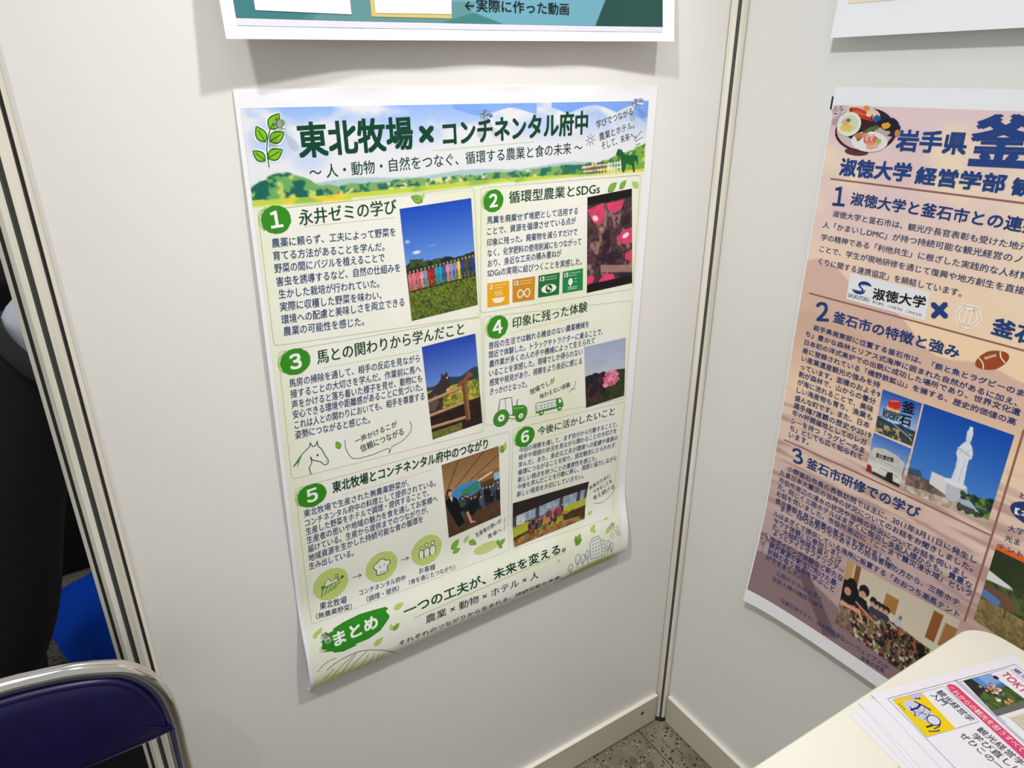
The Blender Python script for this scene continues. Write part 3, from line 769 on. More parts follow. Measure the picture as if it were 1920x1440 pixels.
# lettering: every line is set in Blender's own font, turned into faces and laid onto its sheet
GLY = {}
def cut_glyphs():
    keys = [('東', 0.0)]
    for d in ('１', '２', '３', '４', '５', '６', '2', '12', '13', '15'): keys.append((d, 0.0))
    for g, rows in TXT.items():
        for r in rows: keys.append((r[0], 0.0))
    tmp = []
    for k in dict.fromkeys(keys):
        c = bpy.data.curves.new('line', 'FONT'); c.body = k[0]; c.offset = k[1]; c.resolution_u = 3
        o = bpy.data.objects.new('line', c); COL.objects.link(o); tmp.append((k, o, c))
    bpy.context.view_layer.update(); dg = bpy.context.evaluated_depsgraph_get()
    for k, o, c in tmp:
        me = bpy.data.meshes.new_from_object(o.evaluated_get(dg))
        n = len(me.vertices); co = np.empty(n*3); me.vertices.foreach_get('co', co)
        GLY[k] = (co.reshape(-1, 3)[:, :2].copy(), [tuple(p.vertices) for p in me.polygons]); bpy.data.meshes.remove(me)
    for k, o, c in tmp: bpy.data.objects.remove(o); bpy.data.curves.remove(c)
ASCII_OWN = ('12', '13', '15', '１', '２', '３', '４', '５', '６', '1', '2', '3', 'KAMAISHI', 'RUGBY', 'SHUKUTOKU', 'TOKYO', '4', '5', '6')
def lettering(name, grp, S, h, c, parent, flip=False, rows=None):
    V = []; F = []
    ref = GLY[('東', 0.0)][0]; yc0 = (ref[:, 1].min()+ref[:, 1].max())/2; hk0 = ref[:, 1].max()-ref[:, 1].min()
    for (t, u0, v0, u1, v1, hm) in (rows or TXT[grp]):
        co, faces = GLY[(t, 0.0)]; bo = BOLD.get(grp, .006)
        x0, x1 = co[:, 0].min(), co[:, 0].max(); yc, hk = yc0, hk0
        if t in ASCII_OWN or t == '×': yc = (co[:, 1].min()+co[:, 1].max())/2; hk = co[:, 1].max()-co[:, 1].min()
        dx, dy = u1-u0, v1-v0; L = math.hypot(dx, dy); ux, uy = dy/L, -dx/L
        if flip: ux, uy = -ux, -uy
        sx = L/(x1-x0)
        if t == '×': hm = L*hk/(x1-x0)
        if t.isdigit() and len(t) == 1: sx = hm/hk; mid = (L-sx*(x1-x0))/2
        else: mid = 0
        em = max(sx, hm/hk)
        for lay, (ox, oy) in enumerate(((-bo, -bo), (-bo, bo), (bo, -bo), (bo, bo)) if bo > .013 else ((-bo, 0), (bo, 0))):
            b = len(V)
            for x, y in co:
                a = (mid+(x-x0)*sx+ox*em)/L; q = (y-yc)*hm/hk+oy*em
                V.append(lifted(S, u0+dx*a+ux*q, v0+dy*a+uy*q, h+lay*.00004))
            F += [tuple(i+b for i in f) for f in faces]
    return meshobj(name, V, F, ink_mat(c), parent)
def sheet(name, S, nu, nv, m, parent, wid=594., hei=841.):
    V = [S(wid*i/nu, hei*j/nv) for j in range(nv+1) for i in range(nu+1)]; n = nu+1
    F = [(j*n+i, (j+1)*n+i, (j+1)*n+i+1, j*n+i+1) for j in range(nv) for i in range(nu)]
    return meshobj(name, V, F, m, parent, True)
# ------------------------------------------------------------------ posters
PAPER = mat('poster_paper', (238, 238, 242), .40, spec=.35)
noise_tint(PAPER, (236, 236, 240), (241, 241, 245), 7, .3, .7, 2)
NAVY = (34, 62, 118); DGREEN = (6, 66, 46); LEAF = (140, 185, 60); LEAFD = (40, 105, 45); OLIVE = (178, 188, 140); BADGE = (52, 140, 30)
def quad_at(q):
    def f(a, b):
        return tuple((q[0][k]*(1-a)+q[1][k]*a)*(1-b)+(q[3][k]*(1-a)+q[2][k]*a)*b for k in (0, 1))
    return f
def rrect(q, r, n=5):
    out = []
    for i in range(4):
        p = Vector(q[i]); a = (Vector(q[i-1])-p).normalized(); b = (Vector(q[(i+1) % 4])-p).normalized()
        for k in range(n+1):
            t = k/n; out.append(tuple(p+a*r*(1-t)**2+b*r*t**2))
    return out
cut_glyphs()

farm = thing('poster', 'green farm and hotel study poster pinned to the left panel under the teal sheet', 'poster', (-.45, 0, .5))
farm.location = (0, 0, 0)
sheet('paper_sheet', S_main, 66, 120, PAPER, farm)
# printed ground: cream with patches of pale green wash
g = Pic(200, 285, (236, 236, 226), 3)
al = np.ones((g.H, g.W))
g.mix(al, (230, 233, 208), 4, 6, .5, .75); g.mix(al, (240, 239, 230), 5, 7, .5, .7)
edge = np.clip(1-np.minimum(np.minimum(g.X, 1-g.X)*14, 1), 0, 1); g.put(edge, (229, 232, 204), .6)
mid = np.clip(1-np.abs(g.X-.505)*30, 0, 1)*(g.Y > .1)*(g.Y < .85); g.put(mid, (230, 233, 206), .5)
g.put(np.clip(1-np.abs(g.Y-.895)*26, 0, 1), (230, 233, 206), .5)
bott = np.clip((g.Y-.9)/.1, 0, 1); g.put(bott, (240, 239, 228), .7)
g.ell(.06, .99, .16, .05, (214, 222, 160), 0, .8, .8); g.ell(.87, .985, .14, .028, (160, 178, 92), -.1, .9, .5)
g.emit('printed_ground', S_main, [(5.1, 18.4), (578.5, 20.7), (579.5, 833), (6, 833)], .00025, farm)
# header picture
h = Pic(420, 84, (226, 227, 232), 8)
n1 = h.noise(9, 3, 4)
sky = np.clip(1-h.Y*1.9, 0, 1)*np.clip((n1-.40)*6, 0, 1)
h.put(sky, (138, 176, 240), .95)
h.put(((h.X > .44) & (h.X < .66) & (h.Y < .10+.04*np.sin(h.X*40))), (120, 164, 238), .9)
h.put(((h.X > .70) & (h.Y < .15-.10*np.abs(np.sin(h.X*21)))), (112, 158, 236), .9)
h.ell(.985, .12, .035, .13, (118, 160, 236), 0, .95, .5); h.ell(.05, .33, .05, .24, (168, 194, 240), 0, .8, .9); h.ell(.12, .5, .05, .2, (178, 200, 240), 0, .6, .9)
n2 = h.noise(40, 6, 3)
hill = h.Y > .80-.05*np.sin(h.X*7+.6)-.05*np.clip(h.X-.35, 0, .3)
h.put(((h.Y > .775+.02*np.sin(h.X*23)) & (h.X > .12)), (150, 190, 190), .75)
bush = (h.Y > .845-.05*n2-.10*np.clip((h.X-.55)*1.2, 0, 1)) & (h.X > .1) & (h.Y < .93); h.put(bush, (122, 165, 88), .9); h.mix(bush*1.0, (40, 112, 84), 60, 10, .5, .62); h.mix(bush*1.0, (220, 222, 150), 70, 12, .62, .7)
lt = (h.Y > .66+.28*np.clip(np.abs(h.X-.065)/.095, 0, 1)**2.2+.07*(n2-.5)) & (h.X < .175) & (h.Y < .965); h.put(lt, (108, 168, 96)); h.mix(lt*1.0, (22, 98, 84), 42, 9, .48, .56); h.mix(lt*1.0, (196, 206, 110), 50, 10, .60, .68)
rt = (h.Y > .95-.36*np.clip((h.X-.78)/.22, 0, 1)**.75+.06*(n2-.5)) & (h.X > .78) & (h.Y < .93); h.put(rt, (120, 170, 70)); h.mix(rt*1.0, (46, 116, 66), 46, 10, .5, .58); h.mix(rt*1.0, (206, 210, 96), 50, 10, .62, .7)
mead = (h.Y > .905+.012*np.sin(h.X*9)+.03*(h.X > .5)*(h.X-.5)); h.put(mead, (192, 210, 74)); h.mix(mead*1.0, (236, 206, 56), 12, 4, .5, .65); h.mix(mead*1.0, (150, 190, 70), 20, 5, .55, .7)
fade = np.clip((h.Y-(.955+.02*np.sin(h.X*6)-.02*(h.X > .2)*(h.X < .6)))*28, 0, 1); h.put(fade, (234, 235, 216))
for i in range(13):
    x = .815+i*.0095; h.line(x, .80, x, .935, .0030, (150, 70, 60) if i < 7 else (235, 235, 228))
h.line(.80, .84, .93, .815, .0030, (240, 236, 228)); h.line(.80, .90, .93, .875, .0030, (240, 236, 228)); h.line(.80, .87, .87, .86, .002, (170, 80, 70))
for x in (.17, .2, .43, .52, .58): h.rect(x, .895, x+.006, .912, (200, 120, 96))
for x in (.26, .3, .33): h.rect(x, .872, x+.02, .892, (44, 96, 100))
h.emit('header_picture', S_main, [(5.1, 18.4), (578.5, 20.7), (579.6, 124), (5.3, 124)], .0004, farm)

INK = .0006
lettering('title_text', 'title', S_main, INK, DGREEN, farm); lettering('subtitle_text', 'subtitle', S_main, INK, (10, 62, 50), farm)
lettering('slogan_text', 'note_top', S_main, INK, (30, 52, 48), farm)
for k in range(1, 7):
    lettering('heading_text', 'h%d' % k, S_main, INK, DGREEN, farm); lettering('body_text', 'b%d' % k, S_main, INK, NAVY, farm)
for k in ('note3', 'note4', 'note5', 'note6'): lettering('remark_text', k, S_main, INK, (28, 60, 56), farm)
lettering('flow_text', 'labels5', S_main, INK, (26, 52, 92), farm); lettering('closing_headline', 'closing', S_main, INK, DGREEN, farm); lettering('closing_text', 'closing2', S_main, INK, (30, 46, 50), farm)

ik = Ink(S_main, .00045)
for k in range(1, 7): ik.stroke(rrect(QUAD['panel%d' % k], 6), .55, OLIVE, True); ik.emit('panel_outline', farm); ik = Ink(S_main, .00045)
for k in ('ul1', 'ul3', 'ul4', 'ul5', 'ul6'): ik.stroke(QUAD[k], .45, (205, 212, 160)); ik.emit('heading_underline', farm); ik = Ink(S_main, .00045)
ik.stroke(QUAD['uline_title'], .8, (190, 206, 120), smooth=4); ik.emit('title_underline', farm); ik = Ink(S_main, .00045); ik.stroke([QUAD['ulc'][0], QUAD['ulc'][-1]], .9, (160, 180, 70)); ik.emit('closing_underline', farm)
ik = Ink(S_main, .0006); q = QUAD
S5 = [q['leaf_stem'][i] for i in range(4)]
ik.stroke(S5, 3.6, (232, 242, 236), smooth=5)
for k in ('lv1', 'lv2', 'lv3', 'lv4', 'lv5'):
    a, b = q[k]; e = .09; ik.leaf((a[0]-(b[0]-a[0])*e, a[1]-(b[1]-a[1])*e), (b[0]+(b[0]-a[0])*e, b[1]+(b[1]-a[1])*e), (232, 242, 236), None, .42)
ik.h = .0008; ik.stroke(S5, 1.1, (40, 70, 56), smooth=5)
for k in ('lv1', 'lv2', 'lv3', 'lv4', 'lv5'): ik.leaf(*q[k], (128, 190, 40), (22, 84, 30), .34, 1.1)
ik.emit('sprig_drawing', farm)
ik = Ink(S_main, .0006)
pale = {'lb', 'lk', 'lp', 'lr', 'ls', 'lu', 'ly', 'lz', 'l0', 'l9', 'l8', 'l7', 'lt', 'le', 'lg'}
for k in ['la', 'lb', 'lc', 'ld', 'le', 'lf', 'lg', 'lh', 'li', 'lj', 'lk', 'll', 'lm', 'ln', 'lo', 'lp', 'lq', 'lr', 'ls', 'lt', 'lu', 'lv', 'lw', 'lx', 'ly', 'lz', 'l0', 'l9', 'l8', 'l7']:
    ik.leaf(*q[k], (180, 204, 110) if k in pale else (132, 182, 62), None if k in pale else (36, 96, 50), .3, .5); ik.emit('leaf_drawing', farm); ik = Ink(S_main, .0006)
for k in range(1, 7):
    c, e1, e2 = q['badge%d' % k]; ik = Ink(S_main, .0006); ru = math.dist(c, e1); rv = math.dist(c, e2)
    ik.ring(c[0]-1.6, c[1]-.4, ru*1.02, rv*1.0, 1.0, (150, 190, 70), 24, math.pi*.75, math.pi*1.35)
    ik.disc(c[0], c[1], ru, rv, BADGE, 40, wob=.05, lift=.0001); b = ik.emit('number_badge', farm)
    TXT['_n'] = [('１２３４５６'[k-1], c[0]-ru*.27, c[1], c[0]+ru*.27, c[1]-.4, rv*1.12)]
    lettering('numeral', '_n', S_main, .0009, (240, 244, 236), b)
ik = Ink(S_main, .0006)
ik.ring(*q['sun'][0], 3.4, 3.4, .8, (40, 70, 60), 18)
for k in range(8):
    a = k*math.pi/4; c = q['sun'][0]; ik.stroke([(c[0]+5.6*math.cos(a), c[1]+5.6*math.sin(a)), (c[0]+8.2*math.cos(a), c[1]+8.2*math.sin(a))], .8, (40, 70, 60))
ik.emit('sun_drawing', farm)
for k in range(3): ik = Ink(S_main, .0006); ik.stroke(q['emph%d' % k], .8, (50, 70, 60)); ik.emit('accent_stroke', farm)
ik = Ink(S_main, .0008); ik.fill(q['horse_small'], (24, 96, 46)); ik.emit('small_horse_drawing', farm)
ik = Ink(S_main, .0006); ik.stroke(q['bubble3'], .7, (40, 70, 62), smooth=6); ik.emit('speech_bubble', farm)
ik = Ink(S_main, .0006)
ik.fill(q['mane'], (90, 160, 70)); ik.stroke(q['horse'], 1.0, (24, 92, 52), smooth=4, lift=.0001); ik.disc(48, 443, 1.3, 1.6, (20, 70, 44), lift=.0001); ik.disc(59, 456, .7, .7, (20, 70, 44), lift=.0001)
ik.emit('horse_drawing', farm)
# tractor and truck
def onq(qn):
    f = quad_at(q[qn]); return lambda pts: [f(a, b) for a, b in pts]
G1 = (70, 150, 40); G2 = (24, 92, 46); PW = (232, 236, 226)
t = onq('tractor'); ik = Ink(S_main, .0006)
ik.fill(t([(.55, .33), (.9, .30), (.95, .38), (.97, .62), (.55, .66)]), G1); ik.stroke(t([(.55, .33), (.9, .30), (.95, .38), (.97, .62), (.55, .66)]), .8, G2, True, .0001)
ik.fill(t([(.16, .10), (.52, .02), (.56, .36), (.56, .62), (.15, .62)]), PW, .0001); ik.stroke(t([(.13, .48), (.18, .10), (.52, .02), (.56, .62)]), 1.1, G2, lift=.0002)
ik.stroke(t([(.33, .06), (.35, .55)]), .8, G2, lift=.0002); ik.stroke(t([(.68, .30), (.69, .12), (.72, .10)]), 1.2, G2, lift=.0002); ik.stroke(t([(.58, .42), (.9, .38)]), .8, (200, 220, 150), lift=.0002)
ik.stroke(t([(.42, .66), (.64, .66), (.64, .78), (.45, .78)]), .9, G2, True, .0002); ik.stroke(t([(.96, .36), (1.0, .5), (.97, .64)]), 1.6, G1, lift=.0002)
for cx, cy, r in ((.21, .76, 14.0), (.80, .68, 10.0)):
    c = t([(cx, cy)])[0]; ik.disc(*c, r, r, G2, lift=.0003); ik.disc(*c, r*.93, r*.93, G1, lift=.0004); ik.ring(*c, r*.72, r*.72, .6, G2, lift=.0005); ik.disc(*c, r*.42, r*.42, PW, lift=.0005); ik.disc(*c, r*.12, r*.12, (40, 60, 60), lift=.0006)
ik.emit('tractor_drawing', farm)
t = onq('truck'); ik = Ink(S_main, .0006)
ik.fill(t([(.02, .12), (.76, .10), (.76, .66), (.02, .72)]), (224, 230, 222)); ik.stroke(t([(.02, .12), (.76, .10), (.76, .66), (.02, .72)]), 1.0, G2, True, .0001)
ik.stroke(t([(.08, .34), (.72, .30), (.72, .52), (.08, .58)]), .6, G2, True, .0001)
for a in (.2, .33, .46, .59): ik.stroke(t([(a, .33), (a, .56)]), .8, G2, lift=.0001)
ik.fill(t([(.78, .08), (.93, .10), (.99, .40), (.99, .74), (.78, .76)]), G1); ik.stroke(t([(.78, .08), (.93, .10), (.99, .40), (.99, .74), (.78, .76)]), .9, G2, True, .0001); ik.fill(t([(.84, .16), (.92, .18), (.95, .40), (.84, .42)]), PW, .0002)
ik.fill(t([(.0, .74), (.78, .70), (.78, .78), (.0, .84)]), G1, .0001)
for a, b in ((.2, .86), (.86, .80)):
    c = t([(a, b)])[0]; ik.disc(*c, 4.4, 4.4, G2, lift=.0003); ik.disc(*c, 3.6, 3.6, G1, lift=.0004); ik.disc(*c, 1.6, 1.6, PW, lift=.0005)
ik.emit('truck_drawing', farm); ik = Ink(S_main, .0006); ik.stroke(q['stroke4a'], .7, (40, 70, 62), smooth=5); ik.stroke(q['stroke4b'], .6, (40, 70, 62), smooth=4); ik.emit('accent_stroke', farm)
# goal tiles
for k, col in enumerate(((232, 166, 26), (204, 138, 30), (30, 110, 52), (24, 134, 72))):
    f = quad_at(q['sdg%d' % (k+1)]); P = lambda pts: [f(a, b) for a, b in pts]; ik = Ink(S_main, .0006); w = (240, 238, 226)
    ik.fill(P([(0, 0), (1, 0), (1, 1), (0, 1)]), col); ik.h = .0008
    for j in range(2): ik.stroke(P([(.33, .13+.11*j), (.86-.2*(j == 1)*(k in (0, 3)), .13+.11*j)]), 1.5, tuple(int(a*.45+b*.55) for a, b in zip(col, w)))
    if k == 0:
        ik.fill(P([(.2, .66), (.8, .66), (.74, .8), (.62, .88), (.38, .88), (.26, .8)]), w)
        for a in (.38, .5, .62): ik.stroke(P([(a, .58), (a+.04, .52), (a-.03, .46), (a+.02, .38)]), 1.0, w, smooth=3)
    elif k == 1:
        pts = [(.5+.27*math.sin(x)/(1+math.cos(x)**2*.3), .66+.19*math.sin(2*x)*.9) for x in [i*2*math.pi/32 for i in range(32)]]; ik.stroke(P(pts), 1.9, w, True)
    elif k == 2:
        ik.fill(P([(.14, .66)]+[(.5+.36*math.cos(a), .66-.2*math.sin(a)) for a in [math.pi*.92-i*math.pi*.84/8 for i in range(9)]]+[(.86, .66)]+[(.5+.36*math.cos(a), .66+.2*math.sin(a)) for a in [math.pi*.08+i*math.pi*.84/8 for i in range(9)]]), w)
        ik.disc(*f(.5, .66), 6, 6, (24, 90, 44), lift=.0001); ik.disc(*f(.46, .62), 2, 2.4, w, lift=.0002); ik.disc(*f(.56, .7), 1.8, 1.6, w, lift=.0002)
    else:
        ik.disc(*f(.38, .52), 4.2, 5.4, w); ik.stroke(P([(.38, .5), (.38, .76)]), 1.2, w); ik.stroke(P([(.25, .78), (.7, .78)]), .8, w); ik.stroke(P([(.25, .86), (.7, .86)]), .8, w); ik.stroke(P([(.58, .42), (.68, .40)]), .8, w); ik.stroke(P([(.6, .55), (.68, .56)]), .8, w)
    o = ik.emit('goal_tile', farm)
    TXT['_n'] = [(('2', '12', '13', '15')[k], *f(.08, .17), *f(.26, .17), 6.4)]
    lettering('numeral', '_n', S_main, .0009, w, o)
# flow icons
for k in range(3):
    c, e1, e2 = q['disc%d' % k]; ik = Ink(S_main, .0006); ik.disc(*c, math.dist(c, e1), math.dist(c, e2), (192, 210, 120), 40, wob=.02); ik.h = .0008; u, v = c
    if k == 0:
        ik.fill([(u-9, v-3), (u-4, v-11), (u+1, v-4), (u+10, v-6), (u+10, v-1), (u-9, v+2)], (228, 232, 210)); ik.stroke([(u-9, v-3), (u-4, v-11), (u+1, v-4), (u+10, v-7), (u+10, v-1), (u-9, v+3)], .8, (30, 70, 60), True, .0001)
        ik.stroke([(u+8, v-6), (u+8, v-13), (u+11, v-13), (u+11, v-3)], .8, (30, 70, 60)); ik.disc(u-12, v+1, 2.4, 2.6, (80, 150, 60)); ik.disc(u+17, v-5, 2.6, 2.2, (60, 120, 60)); ik.stroke([(u-14, v+4), (u+18, v-3)], .8, (30, 70, 60))
        for j in range(5): ik.stroke([(u-12+j*6.5, v+4-j*.7), (u-15+j*4.6, v+17-j*1.5)], .9, (36, 84, 50))
    elif k == 1:
        P = [(u-8, v+4), (u-12, v), (u-12, v-6), (u-6, v-9), (u-2, v-13), (u+4, v-12), (u+7, v-8), (u+12, v-7), (u+13, v-1), (u+8, v+4), (u+8, v+13), (u-8, v+13)]
        ik.fill(P, (238, 240, 230)); ik.stroke(P, 1.1, (24, 70, 62), True, .0001, 3); ik.stroke([(u-5, v+10), (u+6, v+10)], .9, (24, 70, 62), lift=.0001); ik.stroke([(u-4, v-2), (u-2, v+2)], .8, (24, 70, 62), lift=.0001); ik.stroke([(u+5, v-3), (u+3, v+1)], .8, (24, 70, 62), lift=.0001)
    else:
        for j, (du, s) in enumerate(((-9, .8), (0, 1), (10, 1.05))):
            P = [(u+du-4*s, v+12), (u+du-4.6*s, v), (u+du, v-4*s), (u+du+4.6*s, v), (u+du+4*s, v+12)]; ik.fill(P, (232, 236, 220)); ik.stroke(P, .9, (24, 70, 62), lift=.0001, smooth=3); ik.disc(u+du, v-9*s, 3.2*s, 3.4*s, (24, 70, 62), lift=.0002); ik.disc(u+du, v-8.8*s, 2.3*s, 2.5*s, (232, 236, 220), lift=.0003)
    ik.emit('flow_icon', farm)
ik = Ink(S_main, .0006)
for k in range(2):
    a, b = q['arrow%d' % k]; ik.stroke([a, b], .9, (30, 64, 84)); ik.stroke([(b[0]-4, b[1]-3.6), b, (b[0]-4.5, b[1]+3)], .9, (30, 64, 84)); ik.emit('flow_arrow', farm); ik = Ink(S_main, .0006)
ik = Ink(S_main, .00045); ik.disc(*q['blob5'][0], 24, 9, (196, 208, 132), wob=.12); ik.emit('wash_stroke', farm)
for k in ('n5a', 'n5b', 'ul_note6'): ik = Ink(S_main, .0006); ik.stroke(q[k], .65, (40, 70, 62), smooth=5); ik.emit('accent_stroke', farm)
ik = Ink(S_main, .0006); ik.fill(q['blob'], (46, 138, 34)); o = ik.emit('summary_badge', farm); lettering('badge_text', 'matome', S_main, .0009, (238, 242, 232), o)
ik = Ink(S_main, .0006); ik.stroke(q['field_arc'], .9, (66, 92, 48), smooth=6)
for k in range(9): ik.stroke(q['field%d' % k], .8, (84, 118, 54), smooth=4)
ik.emit('field_drawing', farm)
ik = Ink(S_main, .0008); C = (34, 84, 62)
ik.fill(q['bldg'], (226, 232, 222), -.0001); ik.stroke(q['bldg'], .8, C, True); ik.stroke(q['bldgtop'], .8, C); ik.stroke(q['bldg2'], .8, C, True); f = quad_at(q['bldg'])
for i in range(3):
    for j in range(4): ik.disc(*f(.25+.25*i, .2+.2*j), 1.0, 1.4, C, 8)
f = quad_at(q['bldg2'])
for j in range(3): ik.disc(*f(.5, .25+.25*j), .8, 1.2, C, 8)
tr = q['trees']
for k in range(0, 12, 2):
    a, b = tr[k], tr[k+1]; m = ((a[0]*.35+b[0]*.65), (a[1]*.35+b[1]*.65)); ik.ring(*m, 5 if k < 6 else 3.6, abs(a[1]-b[1])*.38, .7, C, 16); ik.stroke([a, m], .7, C)
ik.emit('town_drawing', farm)

# ---- the six photographs on the farm poster
def photo(name_pic, qn, S, parent, h=.0005): return name_pic.emit('printed_photo', S, QUAD[qn], h, parent)
p = Pic(110, 150, (60, 110, 210), 11); p.vgrad(0, .56, (24, 72, 186), (112, 158, 226))
p.ell(.17, .395, .07, .018, (225, 232, 245), 0, .9, .7); p.ell(.06, .29, .04, .02, (190, 208, 240), 0, .8, .8); p.ell(.4, .36, .08, .008, (140, 175, 232), 0, .6, .8)
tl = p.Y > .50-.04*np.sin(p.X*5.0)*(p.X > .55)-.03*p.noise(14, 4)-.03*(np.abs(p.X-.16) < .09)-.045*np.clip((p.X-.7)*3, 0, 1); p.put(tl, (24, 40, 26)); p.mix(tl*1.0, (60, 84, 44), 20, 20, .5, .6)
gr = p.Y > .655; p.vgrad(.655, 1, (106, 124, 34), (96, 112, 40), gr); p.tex(gr, .45, 60, 70); p.mix(gr*1.0, (52, 62, 22), 50, 60, .55, .68)
cl = [(226, 108, 130), (224, 120, 140), (214, 96, 120), (228, 150, 160), (124, 140, 178), (176, 40, 44), (170, 34, 40), (40, 150, 180), (36, 158, 190), (60, 90, 160), (222, 140, 160), (150, 150, 205), (128, 130, 190), (226, 200, 40), (40, 60, 150), (70, 74, 60), (58, 60, 54), (36, 60, 150)]
for i, c in enumerate(cl):
    x = .045+i*.0545; y0 = .575-.035*(i/17); y1 = .735-.02*(i/17)
    p.ell(x, y0-.022, .017, .017, (40, 30, 28)); p.ell(x+.004, y0-.016, .012, .012, (196, 150, 125)); p.poly([(x-.024, y0), (x+.020, y0), (x+.030, y0+.05), (x+.020, y0+.075), (x+.022, y1), (x-.012, y1), (x-.020, y0+.08), (x-.030, y0+.05)], c); p.line(x+.004, y0+.08, x+.006, y1, .006, tuple(int(k*.6) for k in c)); p.rect(x-.02, y1-.008, x+.026, y1+.006, (44, 36, 34))
p.tex(p.Y > .55, .12, 40, 50); photo(p, 'photo1', S_main, farm)
p = Pic(90, 150, (74, 50, 56), 12); al = np.ones((p.H, p.W)); p.tex(al > 0, .5, 26, 40); p.mix(al, (150, 112, 104), 10, 14, .55, .7); p.mix(al, (42, 26, 42), 7, 9, .5, .65); p.put((p.Y > .74+.1*(p.X-.4)) & (p.Y < .82+.1*(p.X-.4)) & (p.X > .3), (176, 136, 122), .8)
pk = (214, 62, 106)
for pts in ([(0, .13), (.36, .09), (.38, .24), (.26, .31), (.14, .27)], [(.42, .10), (.82, .10), (.78, .17), (.62, .22), (.46, .17)], [(1, .40), (.80, .41), (.66, .47), (.68, .52), (.82, .56), (1, .56)], [(1, .63), (.84, .66), (.84, .72), (1, .77)], [(0, .83), (.12, .82), (.18, .86), (.12, .9), (0, .92)], [(.26, .9), (.4, .83), (.58, .86), (.62, .91), (.26, .92)]): p.poly(pts, pk)
p.tex((p.a[..., 0] > 200), .12, 12, 16); p.ell(.18, .23, .08, .03, (240, 225, 230), .5, .9, .5); p.ell(.86, .47, .09, .028, (244, 232, 236), -.3, .95, .5); p.ell(.3, .35, .05, .03, (196, 120, 130), .8, .8, .4)
p.rect(0, 0, 1, .085, (10, 9, 10)); p.rect(0, .915, 1, 1, (10, 9, 10)); photo(p, 'photo2', S_main, farm)
p = Pic(90, 150, (60, 100, 190), 13); p.vgrad(0, .5, (34, 66, 170), (110, 150, 220)); fd = p.Y > .46; p.put(fd, (170, 160, 60)); p.mix(fd*1.0, (90, 110, 40), 14, 20, .48, .6); p.mix(fd*1.0, (216, 180, 70), 12, 18, .58, .7)
p.put((p.Y > .42-.05*p.X+.02*np.sin(p.X*12)) & (p.Y < .47+.02*p.X), (44, 64, 72)); lo = p.Y > .70; p.put(lo, (42, 30, 26)); p.tex(lo, .5, 30, 20); p.put((p.Y > .92) & (p.X < .6), (110, 110, 50)); p.tex(p.Y > .5, .3, 34, 46)
p.poly([(0, .50), (.14, .47), (.28, .38), (.30, .32), (.34, .35), (.40, .32), (.42, .36), (.45, .42), (.44, .49), (.38, .50), (.30, .56), (.24, .75), (.05, .75), (0, .72)], (60, 46, 48)); p.poly([(.0, .58), (.16, .52), (.2, .62), (.1, .7), (0, .68)], (96, 80, 80)); p.ell(.4, .385, .012, .012, (230, 225, 220))
p.poly([(.56, .52), (.60, .47), (.72, .45), (.78, .40), (.82, .38), (.90, .43), (.88, .45), (.80, .45), (.76, .52), (.6, .56)], (140, 76, 52))
for y0, y1 in ((.575, .525), (.73, .70), (.865, .875)): p.line(0, y0, .75, y1, .05, (188, 150, 112)); p.line(0, y0+.018, .75, y1+.018, .014, (90, 62, 44))
p.poly([(.66, .50), (.76, .50), (.78, .92), (.68, .92)], (110, 72, 50)); p.line(.73, .52, .755, .9, .03, (150, 108, 76)); photo(p, 'photo3', S_main, farm)
p = Pic(84, 110, (170, 178, 200), 14); p.vgrad(0, .6, (160, 172, 200), (188, 194, 206)); p.tex(p.Y < .6, .05, 4, 12); p.put(p.Y > .56+.10*(1-p.X)*0-.06*np.sin(p.X*4-.6)-.12*np.clip(p.X-.6, 0, 1), (44, 54, 30)); p.put((p.Y > .50-.05*p.noise(12, 4)) & (p.X < .5) & (p.Y < .86), (30, 28, 34)); dk = p.Y > .55; p.tex(dk, .5, 20, 24); p.mix((dk & (p.X < .4))*1.0, (80, 40, 52), 18, 18, .55, .65)
for i in range(60):
    a = p.rng.random()*6.28; r = p.rng.random()**.6; x = .62+.20*r*math.cos(a); y = .64+.14*r*math.sin(a)
    p.ell(x, y, .05, .03, ((226, 120, 150), (236, 160, 180), (204, 84, 120))[i % 3], p.rng.random()*3, .9)
photo(p, 'photo4', S_main, farm)
p = Pic(100, 135, (90, 66, 46), 15); p.vgrad(0, .42, (134, 100, 64), (176, 136, 88))
for a in ((.3, .0, .02, .42), (.75, .0, .2, .36), (1, .12, .45, .34)): p.line(*a, .014, (70, 50, 34))
p.poly([(.1, .42), (.3, .34), (.62, .36), (.66, .5), (.2, .62)], (70, 140, 200)); p.poly([(.3, .42), (.6, .38), (.62, .5), (.3, .55)], (60, 130, 120)); p.rect(.6, .3, 1, .42, (150, 104, 60)); p.line(.62, .38, .86, .33, .03, (240, 225, 190)); p.rect(.9, .36, 1, .46, (150, 190, 230))
p.vgrad(.6, 1, (96, 70, 50), (80, 56, 40)); p.tex(p.Y > .6, .2, 12, 14)
for i in range(46):
    x = .26+.72*p.rng.random(); y = .47+.20*p.rng.random()+.06*(1-x); c = ((26, 26, 30), (40, 44, 50), (70, 86, 110), (52, 80, 74), (30, 30, 44))[i % 5]; p.ell(x, y+.06, .055, .07, c); p.ell(x, y, .026, .024, (30, 22, 20)); p.ell(x+.004, y+.006, .018, .018, (200, 155, 128))
